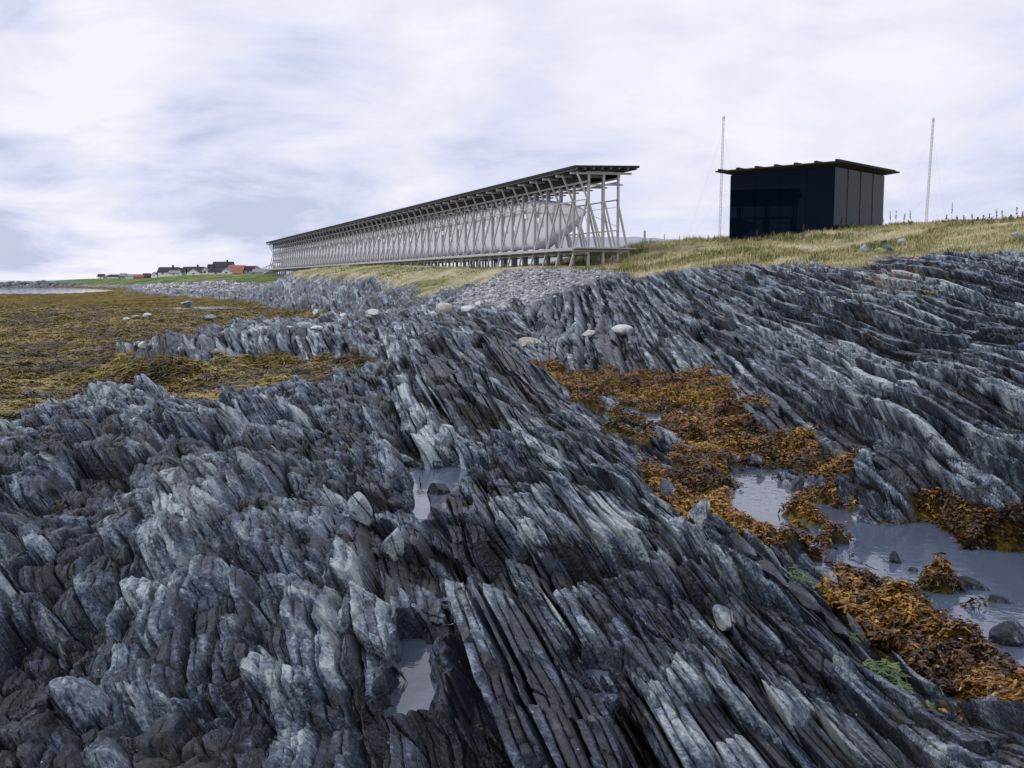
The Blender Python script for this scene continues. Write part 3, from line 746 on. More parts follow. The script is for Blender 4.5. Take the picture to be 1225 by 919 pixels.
# access ramp at the far end
MB().add([(1.2,LEN+.3,.9),(3.2,LEN+.3,.9),(3.2,LEN+16,.15),(1.2,LEN+16,.15),(1.2,LEN+.3,1.04),(3.2,LEN+.3,1.04),(3.2,LEN+16,.29),(1.2,LEN+16,.29)], [(3,2,1,0),(4,5,6,7),(0,1,5,4),(1,2,6,5),(2,3,7,6),(3,0,4,7)]).build('ramp', M_WOOD, hall)
b = MB()
for k in range(9):
    s = LEN + .5 + k * 1.9; zz = 1.0 - .75 * (k * 1.9) / 15.7
    b.bar((1.22, s, -.6), (1.22, s, zz + 1.0), .09).bar((3.18, s, -.6), (3.18, s, zz + 1.0), .09)
b.bar((1.22, LEN + .3, 2.0), (1.22, LEN + 16, 1.25), .08).bar((3.18, LEN + .3, 2.0), (3.18, LEN + 16, 1.25), .08)
b.build('ramp_railing', M_WOOD, hall)

# ---- the black glass pavilion
CX_, CY_ = tpx(995) * 62, 62.0
ux, uy = -math.sin(R(47)), math.cos(R(47)); wx, wy = math.cos(R(47)), math.sin(R(47))
PW = 7.25; PB, PT = 4.75, 9.43
pav = empty('glass_pavilion', (CX_, CY_, PB), R(47))    # local x to the right-hand wall, y to the left-hand wall
tag(pav, 'black smoked glass cube pavilion with flat overhanging roof on the grass rise', 'pavilion')
H_ = PT - PB
gap = .13; np_ = 4; pw = (PW - 3 * gap) / 4
for k in range(np_):
    a = k * (pw + gap)
    MB().box(a, a + pw, 0, .06, 0, H_).build('glass_panel', M_GLASS, pav)
    MB().box(a, a + pw, PW - .06, PW, 0, H_).build('glass_panel', M_GLASS, pav)
    g2_ = .018; p2 = (PW - .14 - 3 * g2_) / 4; a = .07 + k * (p2 + g2_)
    MB().box(0, .06, a, a + p2, 0, H_).build('glass_panel', M_GLASS, pav)
    MB().box(PW - .06, PW, a, a + p2, 0, H_).build('glass_panel', M_GLASS, pav)
M_DARK = simple('interior_black', (.012, .012, .014), .5, .4, .3, 3)
MB().box(.16, PW - .16, .16, PW - .16, 0, H_ - .02).build('dark_interior', M_DARK, pav)  # solid black fill: the room's darkness behind the glass put into its colour
M_COPPER = simple('bronze_edge', (.16, .12, .10), .5, .4, .2, 3)
for k in range(3):
    a = (k + 1) * pw + k * gap
    MB().box(a - .03, a - .002, -.015, -.002, 0, H_).box(a + gap + .002, a + gap + .03, -.015, -.002, 0, H_).build('panel_edge', M_COPPER, pav)
ov = .72; z0 = H_ + .04
e0, e1 = -ov, PW + ov
MB().add([(e0,e0,z0+.16),(e1,e0,z0+.16),(e1,e1,z0+.16),(e0,e1,z0+.16),(e0,e0,z0+.24),(e1,e0,z0+.24),(e1,e1,z0+.24),(e0,e1,z0+.24),(.1,.1,z0-.03),(PW-.1,.1,z0-.03),(PW-.1,PW-.1,z0-.03),(.1,PW-.1,z0-.03)],
         [(4,5,6,7),(0,1,5,4),(1,2,6,5),(2,3,7,6),(3,0,4,7),(8,9,1,0),(9,10,2,1),(10,11,3,2),(11,8,0,3),(11,10,9,8)]).build('roof', M_ROOF, pav)
for k in range(7):
    a = e0 + .3 + k * (e1 - e0 - .6) / 6
    MB().box(e0 - .06, e1 - .2, a - .09, a + .09, z0 + .242, z0 + .34).build('roof_beam', M_ROOF, pav)

# ---- radio masts
M_MAST = simple('galvanised_mast', (.62, .63, .66), .5, .5, .1, 5)
def mast(px, top, d, lean, label):
    x = tpx(px) * d; g0 = float(G(np.array([x]), np.array([d]))[0]); t_, s_ = ray(px, top); zt = EYE + s_ * d
    r_ = empty('radio_mast', (x, d, g0 - .2)); tag(r_, label, 'mast', 'radio masts on the rise')
    Hh = zt - g0
    b = MB(); q_ = .10
    for ax, ay in ((q_, q_), (q_, -q_), (-q_, -q_), (-q_, q_)): b.bar((ax, ay, 0), (ax * .8 + lean, ay * .8, Hh), .04)
    n = int(Hh / .42)
    for i in range(n):
        f0, f1 = i / n, (i + 1) / n; c0, c1 = q_ * (1 - .2 * f0), q_ * (1 - .2 * f1); l0, l1 = lean * f0, lean * f1
        for (ax, ay), (bx, by) in zip(((1,1),(1,-1),(-1,-1),(-1,1)), ((1,-1),(-1,-1),(-1,1),(1,1))):
            b.bar((ax * c0 + l0, ay * c0, Hh * f0), (bx * c1 + l1, by * c1, Hh * f1), .016)
    b.build('lattice', M_MAST, r_)
    MB().tube((lean, 0, Hh), (lean, 0, Hh + .3), .16, .14).build('cap', M_MAST, r_)
    for an in (.5, 2.6, 4.7):
        for f in (.45, .92):
            MB().tube((lean * f, 0, Hh * f), (4.2 * math.cos(an), 4.2 * math.sin(an), .1), .006, .006, 5).build('guy_wire', M_MAST, r_)
mast(859.5, 140, 112, .18, 'thin grey lattice mast left of the black pavilion')
mast(1104, 142, 112, .40, 'thin grey lattice mast right of the black pavilion above the weeds')

# ---- fence posts beyond the hall
M_POST = simple('grey_post', (.42, .42, .43), .7, .3, .2, 4)
for px, d, h_, w, lb in ((770.5, 84, 1.5, .18, 'thick pale fence post nearest the end of the timber hall'), (794, 92, 1.4, .08, 'thin fence post in the grass between hall and pavilion'), (812, 98, 1.4, .08, 'thin fence post farther from the hall, close to the left mast'), (846, 98, 1.3, .08, 'thin fence post just left of the mast foot')):
    x = tpx(px) * d; z0_ = float(G(np.array([x]), np.array([d]))[0])
    b = MB().box(-w / 2, w / 2, -w / 2, w / 2, -.3, h_ - .06).add([(-w/2,-w/2,h_-.06),(w/2,-w/2,h_-.06),(w/2,w/2,h_-.06),(-w/2,w/2,h_-.06),(0,0,h_)], [(0,1,4),(1,2,4),(2,3,4),(3,0,4)])
    o = b.build('fence_post', M_POST, None); o.location = (x, d, z0_); tag(o, lb, 'post', 'posts of the old fence')
# far grey hill behind the hall
xs = np.linspace(tpx(640) * 900, tpx(905) * 900, 40); vs = []
pxs = np.linspace(640, 905, 40)
for j, (dd, fz) in enumerate(((760, 0), (900, 1), (1150, .2))):
    for i, p in enumerate(pxs):
        top = 283.5 + (8.5 * max(0, (p - 760) / 120)) + .6 * math.sin(i * 1.7)
        zt = EYE + ray(p, top)[1] * 900
        vs.append((tpx(p) * dd, dd, 3 + (zt - 3) * fz))
ii = np.arange(120).reshape(3, 40)
o = np_mesh('hill', np.array(vs), np.stack([ii[:-1, :-1].ravel(), ii[:-1, 1:].ravel(), ii[1:, 1:].ravel(), ii[1:, :-1].ravel()], -1), simple('grey_hillside', (.34, .36, .41), .9, .1, .12, .05), smooth=True)
tag(o, kind='structure')

# ---- village houses
M_HW = simple('white_boards', (.86, .86, .86), .7, .3, .04); M_HR = simple('red_boards', (.20, .030, .030), .7, .3, .1); M_HB = simple('brown_boards', (.11, .06, .05), .7, .3, .1)
M_HO = simple('orange_boards', (.32, .13, .09), .7, .3, .1); M_HG = simple('grey_boards', (.33, .35, .39), .7, .3, .1); M_HP = simple('pale_blue_boards', (.42, .48, .56), .7, .3, .08)
M_RD = simple('dark_roof_tiles', (.030, .032, .042), .7, .3, .15); M_RO = simple('red_roof_tiles', (.30, .11, .08), .7, .3, .1); M_RG = simple('grey_roof', (.22, .23, .26), .7, .3, .1); M_PANE = simple('window_glass', (.03, .035, .045), .15, .6, .1)
def house(px0, px1, base, eave, ridge, d, rot, wall, roof, label, depth=None, gable=False, chim=False):
    x0, x1 = tpx(px0) * d, tpx(px1) * d; w = x1 - x0; zb = EYE + ray(px0, base)[1] * d; he = (base - eave) * d / FPX; hr = (base - ridge) * d / FPX
    dp = depth or w * .8
    r_ = empty('house', ((x0 + x1) / 2, d, zb), R(rot)); tag(r_, label, 'house', 'houses of the village')
    b = MB(); h = w / 2; k = dp / 2
    if gable:    # gable end towards the shore
        b.add([(-h,-k,-1),(h,-k,-1),(h,k,-1),(-h,k,-1),(-h,-k,he),(h,-k,he),(h,k,he),(-h,k,he),(0,-k,hr),(0,k,hr)], [(0,1,5,8,4),(2,3,7,9,6),(1,2,6,5),(3,0,4,7)])
        rf = MB(); o_ = .4; e_ = .3
        for sg in (-1, 1):
            rf.add([(0,-k-o_,hr+.02),(sg*(h+e_),-k-o_,he-.2),(sg*(h+e_),k+o_,he-.2),(0,k+o_,hr+.02),(0,-k-o_,hr+.27),(sg*(h+e_),-k-o_,he+.05),(sg*(h+e_),k+o_,he+.05),(0,k+o_,hr+.27)], [(0,1,2,3),(7,6,5,4),(0,4,5,1),(1,5,6,2),(2,6,7,3),(3,7,4,0)])
    else:
        b.add([(-h,-k,-1),(h,-k,-1),(h,k,-1),(-h,k,-1),(-h,-k,he),(h,-k,he),(h,k,he),(-h,k,he),(-h,0,hr),(h,0,hr)], [(0,1,5,4),(2,3,7,6),(1,2,6,9,5),(3,0,4,8,7)])
        rf = MB(); o_ = .4; e_ = .3
        for sg in (-1, 1):
            rf.add([(-h-o_,0,hr+.02),(-h-o_,sg*(k+e_),he-.2),(h+o_,sg*(k+e_),he-.2),(h+o_,0,hr+.02),(-h-o_,0,hr+.27),(-h-o_,sg*(k+e_),he+.05),(h+o_,sg*(k+e_),he+.05),(h+o_,0,hr+.27)], [(0,1,2,3),(7,6,5,4),(0,4,5,1),(1,5,6,2),(2,6,7,3),(3,7,4,0)])
    b.build('wall', wall, r_); rfo = rf.build('roof', roof, r_)
    if chim: MB().box(w*.2-.35, w*.2+.35, -.35, .35, hr - .4, hr + 1.1).build('chimney', M_HW if roof is M_RO else M_RD, rfo)
    nwin = max(1, int(w / 3.2))
    for q_ in range(nwin):
        cx = -h + w * (q_ + .5) / nwin
        f = MB().box(cx - .55, cx + .55, -k - .05, -k - .002, he * .42, he * .42 + min(1.2, he * .45)).build('window', M_HW, r_)
        MB().box(cx - .45, cx + .45, -k - .07, -k - .052, he * .42 + .1, he * .42 + min(1.2, he * .45) - .1).build('pane', M_PANE, f)
    return r_
V_ = 420
house(192,214,330,325.5,320.5,430,4,M_HW,M_RD,'low white house with a long black roof at the left of the near village',chim=True)
house(204,216,330.5,327,324.5,405,-6,M_HW,M_RG,'small white annex in front of the long black roofed house')
house(214,222,330,325,321.5,440,0,M_HG,M_RD,'narrow grey house beside the long black roofed house')
house(221,244,330,325.5,320.0,450,3,M_HW,M_RD,'white house with a wide black roof left of the white gap house',chim=True)
house(226,241,330.5,326,321.6,425,0,M_HW,M_RD,'white gable fronted house before a wide black roof',gable=True)
house(243,249,330,323,320.5,440,0,M_HW,M_RG,'narrow tall white house between the two clusters',gable=True)
house(250,256,329,321,317.0,460,0,M_HR,M_RD,'small dark red house behind the low white house')
house(257,279,329,320,314.0,470,2,M_HW,M_RD,'big house with the highest black roof of the village',chim=True)
house(252,269,330,325.5,321.5,425,0,M_HW,M_RD,'low white walled house under a black roof, below the highest roof')
house(267,277,330,324.5,321.5,410,0,M_HW,M_RG,'white gabled house right of the low white walled house',gable=True)
house(275,293,329.5,323.5,318.2,450,-3,M_HO,M_RO,'long orange house with a red tiled roof')
house(279,290,330.5,327,324.5,420,0,M_HW,M_RO,'low white porch house before the long orange house')
house(292,304,329.5,323,319,450,5,M_HG,M_RD,'grey house with dark roof right of the orange house')
house(302,313,329.5,323,318.8,455,0,M_HW,M_RG,'white gabled house above the dark red cottage',gable=True)
house(304,318,330,326,322.6,400,3,M_HR,M_RG,'dark red cottage just left of the timber hall')
house(306,316,331,329,328,395,0,M_HW,M_RG,'low white shed before the dark red cottage')
house(316,330,330,324.5,322.5,430,0,M_HG,M_RG,'grey shed partly hidden by the far end of the timber hall')
far = ((118,125,M_HW,M_RD,328.2,'white far house with dark roof, first of the distant row'),(126,131,M_HP,M_RG,329.5,'tiny pale blue far house beside the first of the distant row'),(131,143,M_HW,M_RD,328.8,'long white far house in the distant row'),(144,152,M_HG,M_RG,327.4,'grey far house with steep roof in the distant row'),
       (152,161,M_HW,M_RG,328.5,'pale far house left of the long orange far house'),(162,174,M_HO,M_RO,328.6,'long orange red far house in the distant row'),(172,180,M_HB,M_RD,327.4,'dark brown far house behind the long orange far house'),(182,189,M_HW,M_RG,326.2,'white far house at the right end of the distant row'),(188,194,M_HG,M_RD,326.4,'grey far house beside the near black roofed house'))
for px0, px1, w_, r2_, rd, lb in far:
    house(px0, px1, 333.2 if px0 < 180 else 331.5, (333.2 + rd) / 2 + .2 if px0 < 180 else 328.6, rd, 950 if px0 < 180 else 700, 0, w_, r2_, lb, gable=px0 in (182,))

# ---- stones
def rockmesh(name, sx, sy, sz, seed, mat, planes=9, rough=.05, sub=3, cut=.62):
    bm_ = bmesh.new(); bmesh.ops.create_icosphere(bm_, subdivisions=sub, radius=1)
    rr = random.Random(seed)
    pl = []
    for _ in range(planes):
        n_ = Vector((rr.gauss(0, 1), rr.gauss(0, 1), rr.gauss(0, 1))).normalized(); pl.append((n_, rr.uniform(cut, .95)))
    off = Vector((seed * 3.1, seed * 1.7, 0))
    for v in bm_.verts:
        for n_, c_ in pl:
            d_ = v.co.dot(n_) - c_
            if d_ > 0: v.co -= n_ * d_ * .97
        v.co *= 1 + rough * 2 * mnoise.noise(v.co * 1.6 + off) + rough * mnoise.noise(v.co * 5 + off)
        v.co = Vector((v.co.x * sx, v.co.y * sy, v.co.z * sz))
    me = bpy.data.meshes.new(name); bm_.to_mesh(me); bm_.free(); me.materials.append(mat)
    for p in me.polygons: p.use_smooth = planes < 8 and rough < .025
    o = bpy.data.objects.new(name, me); C.objects.link(o); return o
def gpoint(px, py):
    """meeting of a photo ray with the finished ground"""
    t, s = ray(px, py); c = int(round((t + TMAX) / (2 * TMAX) * (ncol - 1)))
    col = ZG[:, c]; below = EYE + s * DD < col
    k = int(np.argmax(below)); 
    return float(t * DD[k]), float(DD[k]), float(col[k])
def stone(px, py, wpx, hpx, mat, label, deep=.8, rz=0, tilt=(0, 0), planes=9, rough=.05, cut=.62, cat='boulder', name='boulder', group=None, sink=.4, pool_lvl=None):
    """py is where the stone meets the ground"""
    x, y, z = gpoint(px, py); m_ = y / FPX
    if pool_lvl: t_, s_ = ray(px, py); y = (pool_lvl - EYE) / s_; x = t_ * y; z = pool_lvl - .02; m_ = y / FPX
    sx = wpx * m_ / 2; sz = hpx * m_ / 2; sy = sx * deep
    o = rockmesh(name, sx, sy, sz * (1 + sink * .5), int(px * 7 + py), mat, planes if rough < .03 else planes + 8, rough * .55 if rough >= .03 else rough, 4, cut - (.12 if rough >= .03 else 0))
    o.location = (x, y + sy * .7, z + sz * (1 - sink)); o.rotation_euler = (R(tilt[0]), R(tilt[1]), R(rz))
    tag(o, label, cat, group); return o
stone(745,403,28,15,M_WHITE,'smooth rounded white boulder, the brightest on the right hillside',.7,8,planes=4,rough=.02,cut=.8,sink=.1)
stone(705,403,22,9,M_WHITE,'flat pale stone just left of the brightest white boulder',.7,0,planes=5,rough=.03)
stone(632,414,32,11,M_TAN,'flat cream stone lying on the dark rock above the wrack gully',.6,-5,planes=5,rough=.03)
stone(531,374,20,13,M_TAN,'rounded tan boulder at the foot of the gravel patch',.8,0,planes=5,rough=.02,cut=.75)
stone(560,374,22,9,M_WHITE,'long white stone beside the rounded tan boulder',.7,10)
stone(574,366,12,8,M_WHITE,'small white stone right of the long white stone',.8)
stone(518,378,10,6,M_WHITE,'small white stone left of the rounded tan boulder',.8)
stone(379,378,12,9,M_TAN,'upright cream stone on the seaweed left of the grey stones',.8,0)
stone(395,379,12,6,M_GREY,'grey stone right of the upright cream stone',.8,0)
stone(410,379,10,5,M_WHITE,'low white stone farther right of the cream stone',.8,0)
stone(446,377,20,8,M_WHITE,'long pale stone at the edge of the middle rocks',.7,0)
stone(466,375,11,7,M_GREY,'grey round stone right of the long pale stone',.8)
stone(362,393,22,9,M_GREY,'pale grey slab above the low middle ridge',.7,15)
stone(345,396,18,6,M_WHITE,'white slab left of the pale grey slab',.7,-10)
stone(378,395,16,6,M_WHITE,'white slab right of the pale grey slab',.7,0)
stone(170,419,12,10,M_WHITE,'white quartz block at the left tip of the low middle ridge',.8,20,sink=.2)
stone(176,380,12,6,M_WHITE,'white block in the middle of the weed flats',.8,15)
stone(162,383,14,5,M_GREY,'grey slab left of the white block on the weed flats',.8)
stone(150,384,12,4,M_WHITE,'low pale slab farthest left on the weed flats',.8)
stone(250,384,20,9,M_SLATE_L,'blue grey rock alone on the weed above the low ridge',.8)
stone(222,366,16,7,M_SLATE_L,'blue grey rock near the far edge of the weed flats',.8)
stone(1036,303,14,11,M_GREY,'upright pale rock left in the cluster on the grass',.8,10,(5,15))
stone(1052,302,12,7,M_SLATE_L,'small grey rock between the big ones in the grass cluster',.8)
stone(1066,304,17,12,M_SLATE,'broad blue grey rock in the front of the grass cluster',.8,20)
stone(1080,294,13,11,M_GREY,'pale pointed rock highest in the grass cluster',.8,0,(0,12))
stone(1060,294,9,8,M_SLATE_D,'dark rock at the back of the grass cluster',.8)
stone(1020,296,11,5,M_GREY,'low flat rock left of the grass cluster',.8)
stone(1219,285,16,9,M_GREY,'pale flat rock in the grass at the far right edge',.8)
# foreground stones
stone(481,590,38,40,M_SLATE,'rounded grey block left of the star shaped pool',.8,12,(10,5),planes=8,rough=.035)
stone(525,596,34,28,M_SLATE_D,'dark stone standing in the star shaped pool',.8,30,planes=8,rough=.04, pool_lvl=.84)
stone(486,612,24,24,M_SLATE,'dark block at the left bank of the star shaped pool',.8,-10,planes=8,rough=.04)
stone(567,576,20,22,M_SLATE_D,'small dark stone at the right end of the star shaped pool',.8,15,planes=8,rough=.04, pool_lvl=.84)
stone(521,562,26,12,M_SLATE,'flat split stone at the back edge of the star shaped pool',.7,-8,planes=8,rough=.04)
stone(425,628,40,44,M_SLATE_L,'pale grey green rounded block among the dark knobs',.8,10,(0,-8),planes=9,rough=.03)
stone(467,676,34,52,M_SLATE_L,'tall pale block with a ridge down its face',.7,-20,(8,14),planes=9,rough=.04)
stone(530,535,30,32,M_SLATE_L,'squarish pale block above the star shaped pool',.8,25,(6,4),planes=9,rough=.03)
stone(868,752,40,26,M_SLATE_L,'pale oblong slab broken off between the long beds',1.7,-14,(0,28),planes=8,rough=.03,cut=.5)
stone(1128,706,60,24,M_SLATE,'striped grey slab lying in the long pool',.7,-20,(0,14),planes=7,rough=.03,cut=.5, pool_lvl=.25)
stone(1168,706,46,18,M_SLATE_D,'dark long rock in the pool behind the striped slab',.5,-32,(0,14),planes=8,rough=.05, pool_lvl=.25)
stone(1197,722,40,12,M_SLATE_D,'low dark ledge in the pool reaching to the right',.5,-34,(0,8),planes=8,rough=.05, pool_lvl=.25)
stone(1072,674,20,22,M_SLATE_D,'small dark block at the left shore of the long pool',.8,-15,(0,10), pool_lvl=.25)
stone(1094,684,16,10,M_SLATE_D,'small flat dark rock just off the pool shore',.8,-15, pool_lvl=.25)
stone(1212,775,52,42,M_SLATE_D,'dark wet boulder at the lower right edge of the pool',.8,10,planes=8,rough=.05, pool_lvl=.25)
stone(985,588,26,18,M_SLATE,'grey block resting at the head of the long pool',.8,-30,(0,25))
stone(955,592,26,26,M_SLATE,'leaning striped block left of the head of the long pool',.6,-25,(0,30))
stone(838,640,30,40,M_SLATE_L,'tall thin slab standing on edge by the wrack',.35,-25,(0,25),planes=7,cut=.5)
stone(812,643,24,14,M_SLATE_L,'pale wedge lying against the thin standing slab',.8,-20)
stone(770,511,30,6,M_WHITE,'white driftwood like sliver beside the dark weed pool',.3,10,planes=5,rough=.04)
stone(815,500,12,9,M_GREY,'small round grey stone in the orange wrack',.8)
stone(882,556,14,9,M_SLATE_L,'pale stone in the wrack near the right slope',.8)
for px, py, w_, h_, rz_, lb in ((893,668,44,16,-24,'dark tilted slab sticking out of the wrack below the head of the pool'),(930,702,50,16,-26,'long dark slab half buried in the wrack under the middle of the pool'),(966,742,54,18,-28,'striped dark slab in the wrack close to the long beds'),
        (1012,770,40,14,-26,'low dark slab in the wrack, lower than the striped dark slab'),(1040,742,30,14,-20,'small dark slab standing free in the middle of the wrack'),(868,640,36,18,-22,'dark slab beside the pale wedge at the edge of the beds'),(1150,812,34,16,-10,'small dark wet stone in the wrack below the wet boulder'),(800,600,30,18,-22,'grey slab on the ridge edge above the thin standing slab'),(905,560,30,14,-25,'pale flat block at the foot of the right slope')):
    stone(px, py, w_ * .62, h_ * 1.1, M_SLATE_D if 'dark' in lb else M_SLATE, lb, 3.2, 9, (4, 34), planes=7, rough=.05, cut=.5, name='rock_slab', cat='rock slab')
# scattered loose stones on the shingle (stuff)
def pebbles(name, n, pick, size, label, mat=None, dmin=36, dmax=240, t0=-.45, t1=.15):
    x, y, z, k = sample(n * 12, dmin, dmax, t0, t1); m = pick(k); x, y, z = x[m][:n], y[m][:n], z[m][:n]; n = len(x)
    ico = bmesh.new(); bmesh.ops.create_icosphere(ico, subdivisions=1, radius=1); iv = np.array([v.co[:] for v in ico.verts], F32); fi = np.array([[v.index for v in f.verts] for f in ico.faces]); ico.free()
    s = size(y, n)[:, None] * rng.uniform(.6, 1.4, (n, 3)) * np.array([1, 1, .65])
    jit = 1 + rng.uniform(-.25, .2, (n, len(iv), 1))
    V = iv[None] * jit * s[:, None, :] + np.stack([x, y, z + s[:, 2] * .4], -1)[:, None, :]
    fs = (np.arange(n) * len(iv))[:, None, None] + fi[None]
    o = np_mesh(name, V.reshape(-1, 3), fs.reshape(-1, 3), mat, dict(tone=np.repeat(rng.random(n), len(iv))))
    tag(o, label, 'shingle', kind='stuff')
M_PEB = leafmat('shingle_stones', ((0, (.13, .135, .15)), (.6, (.33, .34, .36)), (.9, (.52, .52, .52)), (1, (.70, .68, .65))), .7, .3)
pebbles('shingle', 11000, lambda k: AT['gravel'][k] > .4, lambda y, n: .00075 * y * np.exp(rng.normal(0, .45, n)), 'loose grey and white shingle below the timber hall and along the beach', M_PEB)

# ---- breakwater of piled boulders across the bay
ico = bmesh.new(); bmesh.ops.create_icosphere(ico, subdivisions=2, radius=1); iv = np.array([v.co[:] for v in ico.verts]); fi = [[v.index for v in f.verts] for f in ico.faces]; ico.free()
b = MB(); rr = random.Random(5)
x0, x1 = tpx(-260) * 345, tpx(92) * 345
for k in range(620):
    f = rr.random(); x = x0 + (x1 - x0) * f; lvl = rr.random(); top = 2.1 + .3 * math.sin(x * .11) - 1.2 * max(0, (f - .8) / .2)
    z = -.5 + lvl * (top + .2); y = 347 + 7 * lvl + rr.uniform(-1, 1) + (20 * max(0, f - .75)); r_ = rr.uniform(.5, 1.15)
    jit = np.array([[rr.uniform(.75, 1.1)] for _ in iv])
    V = iv * jit * np.array([r_ * rr.uniform(.8, 1.4), r_, r_ * rr.uniform(.6, .9)]) + np.array([x, y, z])
    b.add(V, fi)
o = b.build('stone_breakwater', simple('breakwater_stone', (.155, .165, .19), .8, .3, .55, .35))
tag(o, 'long breakwater of piled grey boulders across the water at the left', 'breakwater')

# ---- tall dock weeds along the crest
M_DOCK = leafmat('dock_stalks', ((0, (.05, .018, .012)), (.5, (.16, .085, .045)), (1, (.12, .14, .04))), .8, .2)
def weed(px, d, h_, seed, k):
    rr = random.Random(seed); h_ *= rr.uniform(.55, 1.0); x = tpx(px) * d; z0_ = zat(x, d)
    V = []; Fs = []; tn = []
    def leaf(p, dirv, L, w, t_):
        dirv = dirv.normalized(); sd_ = dirv.cross(Vector((rr.gauss(0,1), rr.gauss(0,1), rr.gauss(0,1)))).normalized() * w; b_ = len(V)
        for q_ in (p - sd_ * .3, p + dirv * L * .5 - sd_, p + dirv * L, p + dirv * L * .5 + sd_): V.append(tuple(q_)); tn.append(t_)
        Fs.append((b_, b_ + 1, b_ + 2, b_ + 3))
    lean = Vector((rr.uniform(-.15, .15), 0, 1))
    for q_ in range(4):
        a = q_ * math.pi / 2
        leaf(Vector((0, 0, -.1)), lean + Vector((.01 * math.cos(a), .01 * math.sin(a), 0)), h_, .008, .4)
    for q_ in range(70):
        f = rr.uniform(.45, 1.0); leaf(lean * h_ * f, Vector((rr.gauss(0,1), rr.gauss(0,1), rr.uniform(.2, 1.4))), rr.uniform(.04, .10) * (1.3 - .5 * f), .012, rr.uniform(0, .8))
    for q_ in range(12):
        leaf(Vector((0, 0, 0)), Vector((rr.gauss(0,1), rr.gauss(0,1), rr.uniform(.5, 1.5))), rr.uniform(.2, .4), .04, rr.uniform(.6, 1))
    o = np_mesh('dock_plant', np.array(V), np.array(Fs), M_DOCK, dict(tone=np.array(tn)))
    o.location = (x, d, z0_); tag(o, 'tall rust brown dock stalk standing up from the grassy crest', 'plant', 'dock plants along the crest')
for k, (px, d, h_) in enumerate(((1063,63,1.2),(1069,62,1.35),(1055,64,.8),(1078,61,.8),(1087,60,.85),(1128,57,.8),(1135,60,1.2),(1141,60,.7),(1160,56,.6),(1172,55,.65),(1180,54,.7),(1188,53,1.0),(1196,52,.6),(1213,51,.9),(1219,51,.6),(1150,58,.6),(1166,56,.5),(1205,52,.55),(958,60,.8),(925,61.5,.7),(905,62.5,.8),(890,63.5,.6),(982,59,.6),(1030,62,.5))):
    weed(px, d, h_, 50 + k, k)

# ------------------------------------------------------------------ light, sky, camera
SUN_EL, SUN_AZ = R(44), R(-102)                      # azimuth from +y towards +x: sun high behind the left shoulder
w = bpy.data.worlds.new('World'); scene.world = w; w.use_nodes = True
t = w.node_tree; t.nodes.clear(); L = t.links.new
out = t.nodes.new('ShaderNodeOutputWorld'); mx = t.nodes.new('ShaderNodeMixShader'); b1 = t.nodes.new('ShaderNodeBackground'); b2 = t.nodes.new('ShaderNodeBackground')
sky = t.nodes.new('ShaderNodeTexSky'); sky.sky_type = 'NISHITA'; sky.sun_disc = False; sky.sun_elevation = SUN_EL; sky.sun_rotation = SUN_AZ; sky.air_density = 1.2
L(sky.outputs[0], b1.inputs[0]); b1.inputs[1].default_value = .11
tc = t.nodes.new('ShaderNodeTexCoord'); sep = t.nodes.new('ShaderNodeSeparateXYZ'); L(tc.outputs['Generated'], sep.inputs[0])
def M(op, a, b=None, c=False):
    n = t.nodes.new('ShaderNodeMath'); n.operation = op; n.use_clamp = c
    for k, v in enumerate((a, b)):
        if v is None: continue
        if isinstance(v, (int, float)): n.inputs[k].default_value = v
        else: L(v, n.inputs[k])
    return n.outputs[0]
zc = M('ADD', M('MAXIMUM', sep.outputs[2], 0), .30)
cx = M('DIVIDE', sep.outputs[0], zc); cy = M('DIVIDE', sep.outputs[1], zc)
cb = t.nodes.new('ShaderNodeCombineXYZ'); L(cx, cb.inputs[0]); L(cy, cb.inputs[1])
def NZ(scale, detail, rough, seedz, sx=1, sy=1):
    mp = t.nodes.new('ShaderNodeMapping'); mp.inputs['Location'].default_value = (seedz, seedz * .7, seedz); mp.inputs['Scale'].default_value = (sx, sy, 1); L(cb.outputs[0], mp.inputs[0])
    n = t.nodes.new('ShaderNodeTexNoise'); n.inputs['Scale'].default_value = scale; n.inputs['Detail'].default_value = detail; n.inputs['Roughness'].default_value = rough; n.inputs['Distortion'].default_value = .3
    L(mp.outputs[0], n.inputs['Vector']); return n.outputs['Fac']
na_ = NZ(2.5, 9, .57, 3.3, 1, 1.15); nb_ = NZ(.7, 3, .5, 8.1, 1, 1.3)
d0 = M('ADD', M('MULTIPLY', na_, .6), M('MULTIPLY', nb_, .4))
lw = M('MULTIPLY', M('ADD', M('MULTIPLY', sep.outputs[0], -1.9), .12, True), M('SUBTRACT', 1.0, M('MULTIPLY', sep.outputs[2], 2.2), True))
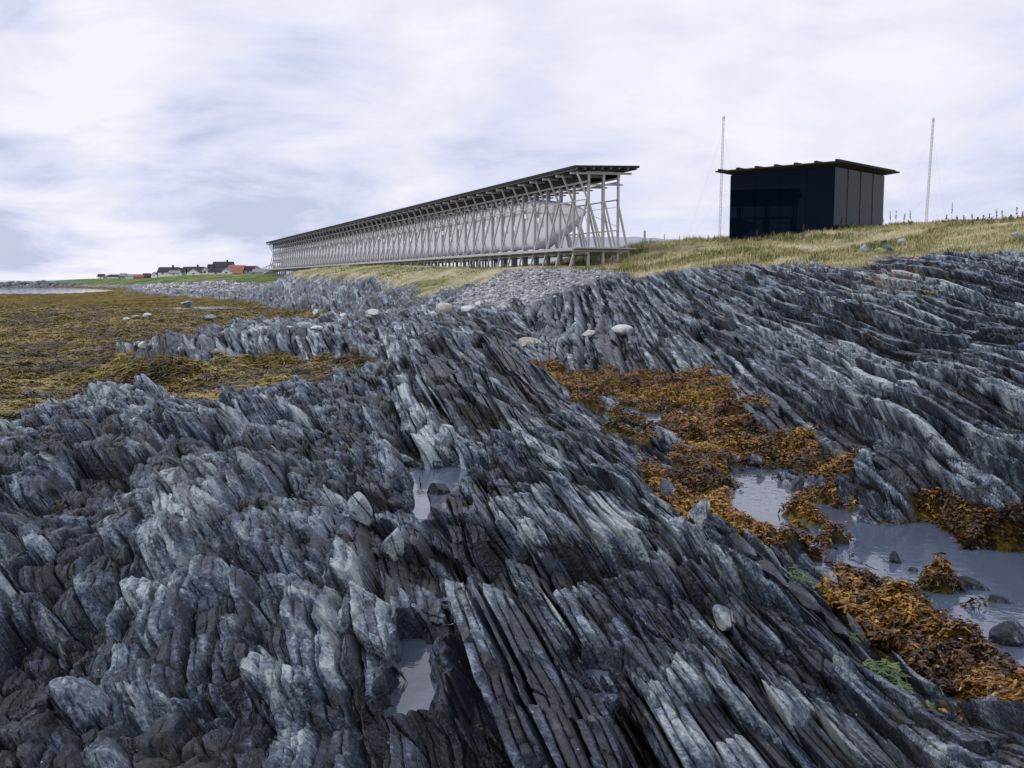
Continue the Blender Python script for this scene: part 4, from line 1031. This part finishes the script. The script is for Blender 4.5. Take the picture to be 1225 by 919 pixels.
dens = M('ADD', M('MULTIPLY', M('SUBTRACT', d0, .5), M('ADD', 1.15, M('MULTIPLY', lw, .9))), M('SUBTRACT', .545, M('MULTIPLY', lw, .07)))
rp = t.nodes.new('ShaderNodeValToRGB'); e = rp.color_ramp.elements
while len(e) < 4: e.new(.5)
for k, (p, c) in enumerate(((.36, (.56, .61, .82)), (.45, (.70, .735, .92)), (.53, (.80, .815, .95)), (.64, (.915, .915, 1.0)))): e[k].position = p; e[k].color = (*c, 1)
L(dens, rp.inputs[0]); L(rp.outputs[0], b2.inputs[0]); b2.inputs[1].default_value = 1.0
cov = t.nodes.new('ShaderNodeValToRGB'); cov.color_ramp.elements[0].position = .30; cov.color_ramp.elements[0].color = (.9, .9, .9, 1); cov.color_ramp.elements[1].position = .46; cov.color_ramp.elements[1].color = (1, 1, 1, 1)
L(dens, cov.inputs[0]); L(cov.outputs[0], mx.inputs[0]); L(b1.outputs[0], mx.inputs[1]); L(b2.outputs[0], mx.inputs[2]); L(mx.outputs[0], out.inputs[0])

sl = bpy.data.lights.new('sun', 'SUN'); sl.energy = 1.5; sl.angle = R(10); sl.color = (1, .97, .93)
so = bpy.data.objects.new('sun', sl); C.objects.link(so)
dv = Vector((math.sin(SUN_AZ) * math.cos(SUN_EL), math.cos(SUN_AZ) * math.cos(SUN_EL), math.sin(SUN_EL)))
so.rotation_euler = (-dv).to_track_quat('-Z', 'Y').to_euler()

cam = bpy.data.cameras.new('camera'); co = bpy.data.objects.new('camera', cam); C.objects.link(co)
cam.sensor_width = 36; cam.lens = 36 * FPX / 1225; cam.clip_start = .05; cam.clip_end = 9000
co.location = (0, 0, EYE); co.rotation_euler = (math.pi / 2 - PHI, 0, 0)
scene.camera = co
scene.view_settings.view_transform = 'Standard'; scene.view_settings.look = 'None'; scene.view_settings.exposure = 0; scene.view_settings.gamma = 1; scene.view_settings.use_curve_mapping = False
scene.cycles.max_bounces = 6; scene.cycles.transparent_max_bounces = 6; scene.cycles.use_denoising = True
